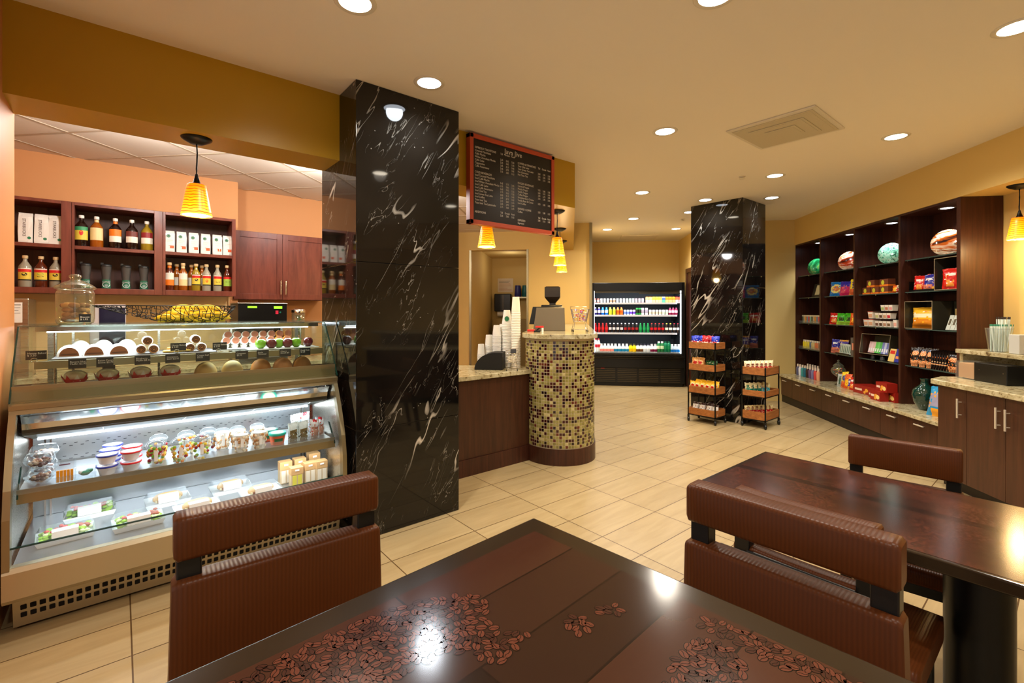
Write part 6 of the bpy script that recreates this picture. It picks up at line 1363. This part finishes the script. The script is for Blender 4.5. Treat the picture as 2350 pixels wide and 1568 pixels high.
# bay 4
sb('red and orange snack bag on the second shelf of the nearest bay','red',5.53,SZ[1],.12,.17,8,3.66)
sb('second red and orange snack bag behind it','orange',5.46,SZ[1],.10,.18,4,3.72)
sb('blue pretzel bag on the second shelf of the nearest bay','indigo',5.40,SZ[1],.11,.175,2,3.66)
sb('violet pretzel bag beside the blue one','violet',5.30,SZ[1],.11,.175,-3,3.67)
RS('black wire basket behind the small pretzel bags','wire_tray','basket',5.42,3.69,SZ[1],[('tray',B().box(-.21,.17,-.07,-.067,0,.02).box(-.21,.17,-.07,.09,0,.004).box(-.21,-.207,-.07,.09,0,.11),m_blackm)])
acryl('dark open box holding two big red bags, nearest bay',5.075,SZ[1],.30,.315,.22,c=(46,42,34))
sb('big red crisp bag in the dark open box','red',5.11,SZ[1]+.007,.15,.205,8,3.66,-5)
sb('second big red crisp bag, half hidden by the upright','red',5.00,SZ[1]+.007,.14,.20,-6,3.68,-5)
acryl('dark open box holding a big yellow bag, nearest bay',5.45,SZ[2],.40,.29,.22,c=(52,48,36))
sb('big yellow party size snack bag in the dark open box','party',5.45,SZ[2]+.007,.34,.22,-12,3.67,-3,.10)
RS('dark side panel with a cutout beside the yellow bag box','dark_screen','panel',5.06,3.79,SZ[2],[('panel',B().box(-.18,.18,-.01,.01,0,.285),C(48,48,38,.35)),('cutout',B().lathe([(.0,0),(.02,0)],12) if False else B().box(-.165,-.135,-.0115,-.0105,.13,.21),C(206,176,110,.5))])
for i in range(4):
    RS('silver flat packet leaning in front of the dark panel, %s from the left'%ORD[i],'flat_packet','packet',5.12-i*.055,3.64,SZ[2]+.002,[('packet',box_(.05,.15,.014),foil(190,196,186)),('print',B().box(-.012,.012,-.0085,-.007,.05,.11),C(90,80,60))],group='silver packets in the nearest bay',tilt=-18)
for i,u in enumerate((5.56,5.46,5.375)): sb('black bag with a white oval and orange print, %s from the left, nearest bay'%ORD[i],'cocoa',u,SZ[3],.12,.20,6-i*4,3.64+.01*i,-8)
for i in range(6): sb('black bag seen edge on, %s from the left, nearest bay'%ORD[i],'cocoa',5.29-i*.034,SZ[3],.13,.19,68,3.67,0,.03)
sb('black bag with orange print at the right end, nearest bay','cocoa',5.02,SZ[3],.13,.17,-6,3.62,-6)
t=RS('dark green glass vase on the granite ledge of the nearest bay','vase','vase',5.34,3.58,.443,[('glass_body',B().lathe([(.04,0),(.052,.01),(.09,.08),(.108,.15),(.095,.205),(.05,.245),(.033,.262),(.031,.295),(.042,.318)],30,caps=False),M('green_vase_glass',(14,52,44),.05,coat=.8)),('rim',B().lathe([(.042,.318),(.036,.320)],30,caps=False),M('green_vase_glass',(1,1,1)))])
sb('large blue and orange snack bag leaning beside the green vase','bigblue',4.98,.443,.26,.29,-6,3.47,-12,.08)
# ================================================================ right service counter goods
t=RS('paper napkin holder in black with brown napkins on the lower counter','napkin_holder','napkin holder',4.28,3.30,.888,[('housing',B().box(-.05,.245,-.03,.10,0,.150),m_black,dict(bevel=.004)),('clear_front',B().box(-.235,-.05,-.033,.10,0,.145),m_clear),('napkins',B().box(-.222,-.055,-.018,.09,.006,.128),C(206,158,112,.7)),('screw',B().lathe([(.003,0),(0,.001)],8,(0.0,0,0)) if False else B().box(.0,.004,-.0315,-.03,.09,.094).box(.215,.219,-.0315,-.03,.085,.089),m_chrome)])
t=RS('clear cup crammed with paper wrapped straws on the raised tier','straw_cup','cup',4.35,3.47,1.1225,[('cup_body',B().lathe([(.062,0),(.085,.19)],26,caps=False).lathe([(.062,.001),(0,.001)],26,caps=False),m_clear),('rim',B().lathe([(.085,.186),(.087,.19),(.085,.194)],26,caps=False),m_clear)])
rnd=random.Random(6)
for i in range(70):
    a=rnd.random()*2*PI; rr=.052*rnd.random()**.5; lean=rnd.uniform(.8,1.35); tl_=.225 if i<46 else .285; rr2=min(.078,rr*lean+.01)
    if i>=46: a=rnd.uniform(0,PI)
    p0=Vector((rr*math.cos(a),rr*math.sin(a),.004)); p1=Vector((rr2*1.05*math.cos(a+rnd.uniform(-.5,.5)),rr2*1.05*math.sin(a),tl_))
    q1=p0.lerp(p1,.93); b=B().tube([p0,q1],.0034,6,mi=0).tube([q1,p1],.0032,6,mi=1)
    solo('wrapped_straw',b,[C(226,236,226,.6),C(70,150,120,.6) if i<46 else C(60,50,44,.6)],('paper wrapped straw with green end in the clear cup' if i<46 else 'taller paper wrapped straw with dark end in the clear cup'),'straw',(-4.35,3.47,1.1225),fr=S_,group='straws with green ends' if i<46 else 'taller straws with dark ends')
t=RS('small grey patterned box at the right edge of the raised tier','stir_stick_box','box',4.14,3.45,1.1225,[('carton',box_(.09,.15,.09),C(190,190,184,.5),dict(bevel=.004))])
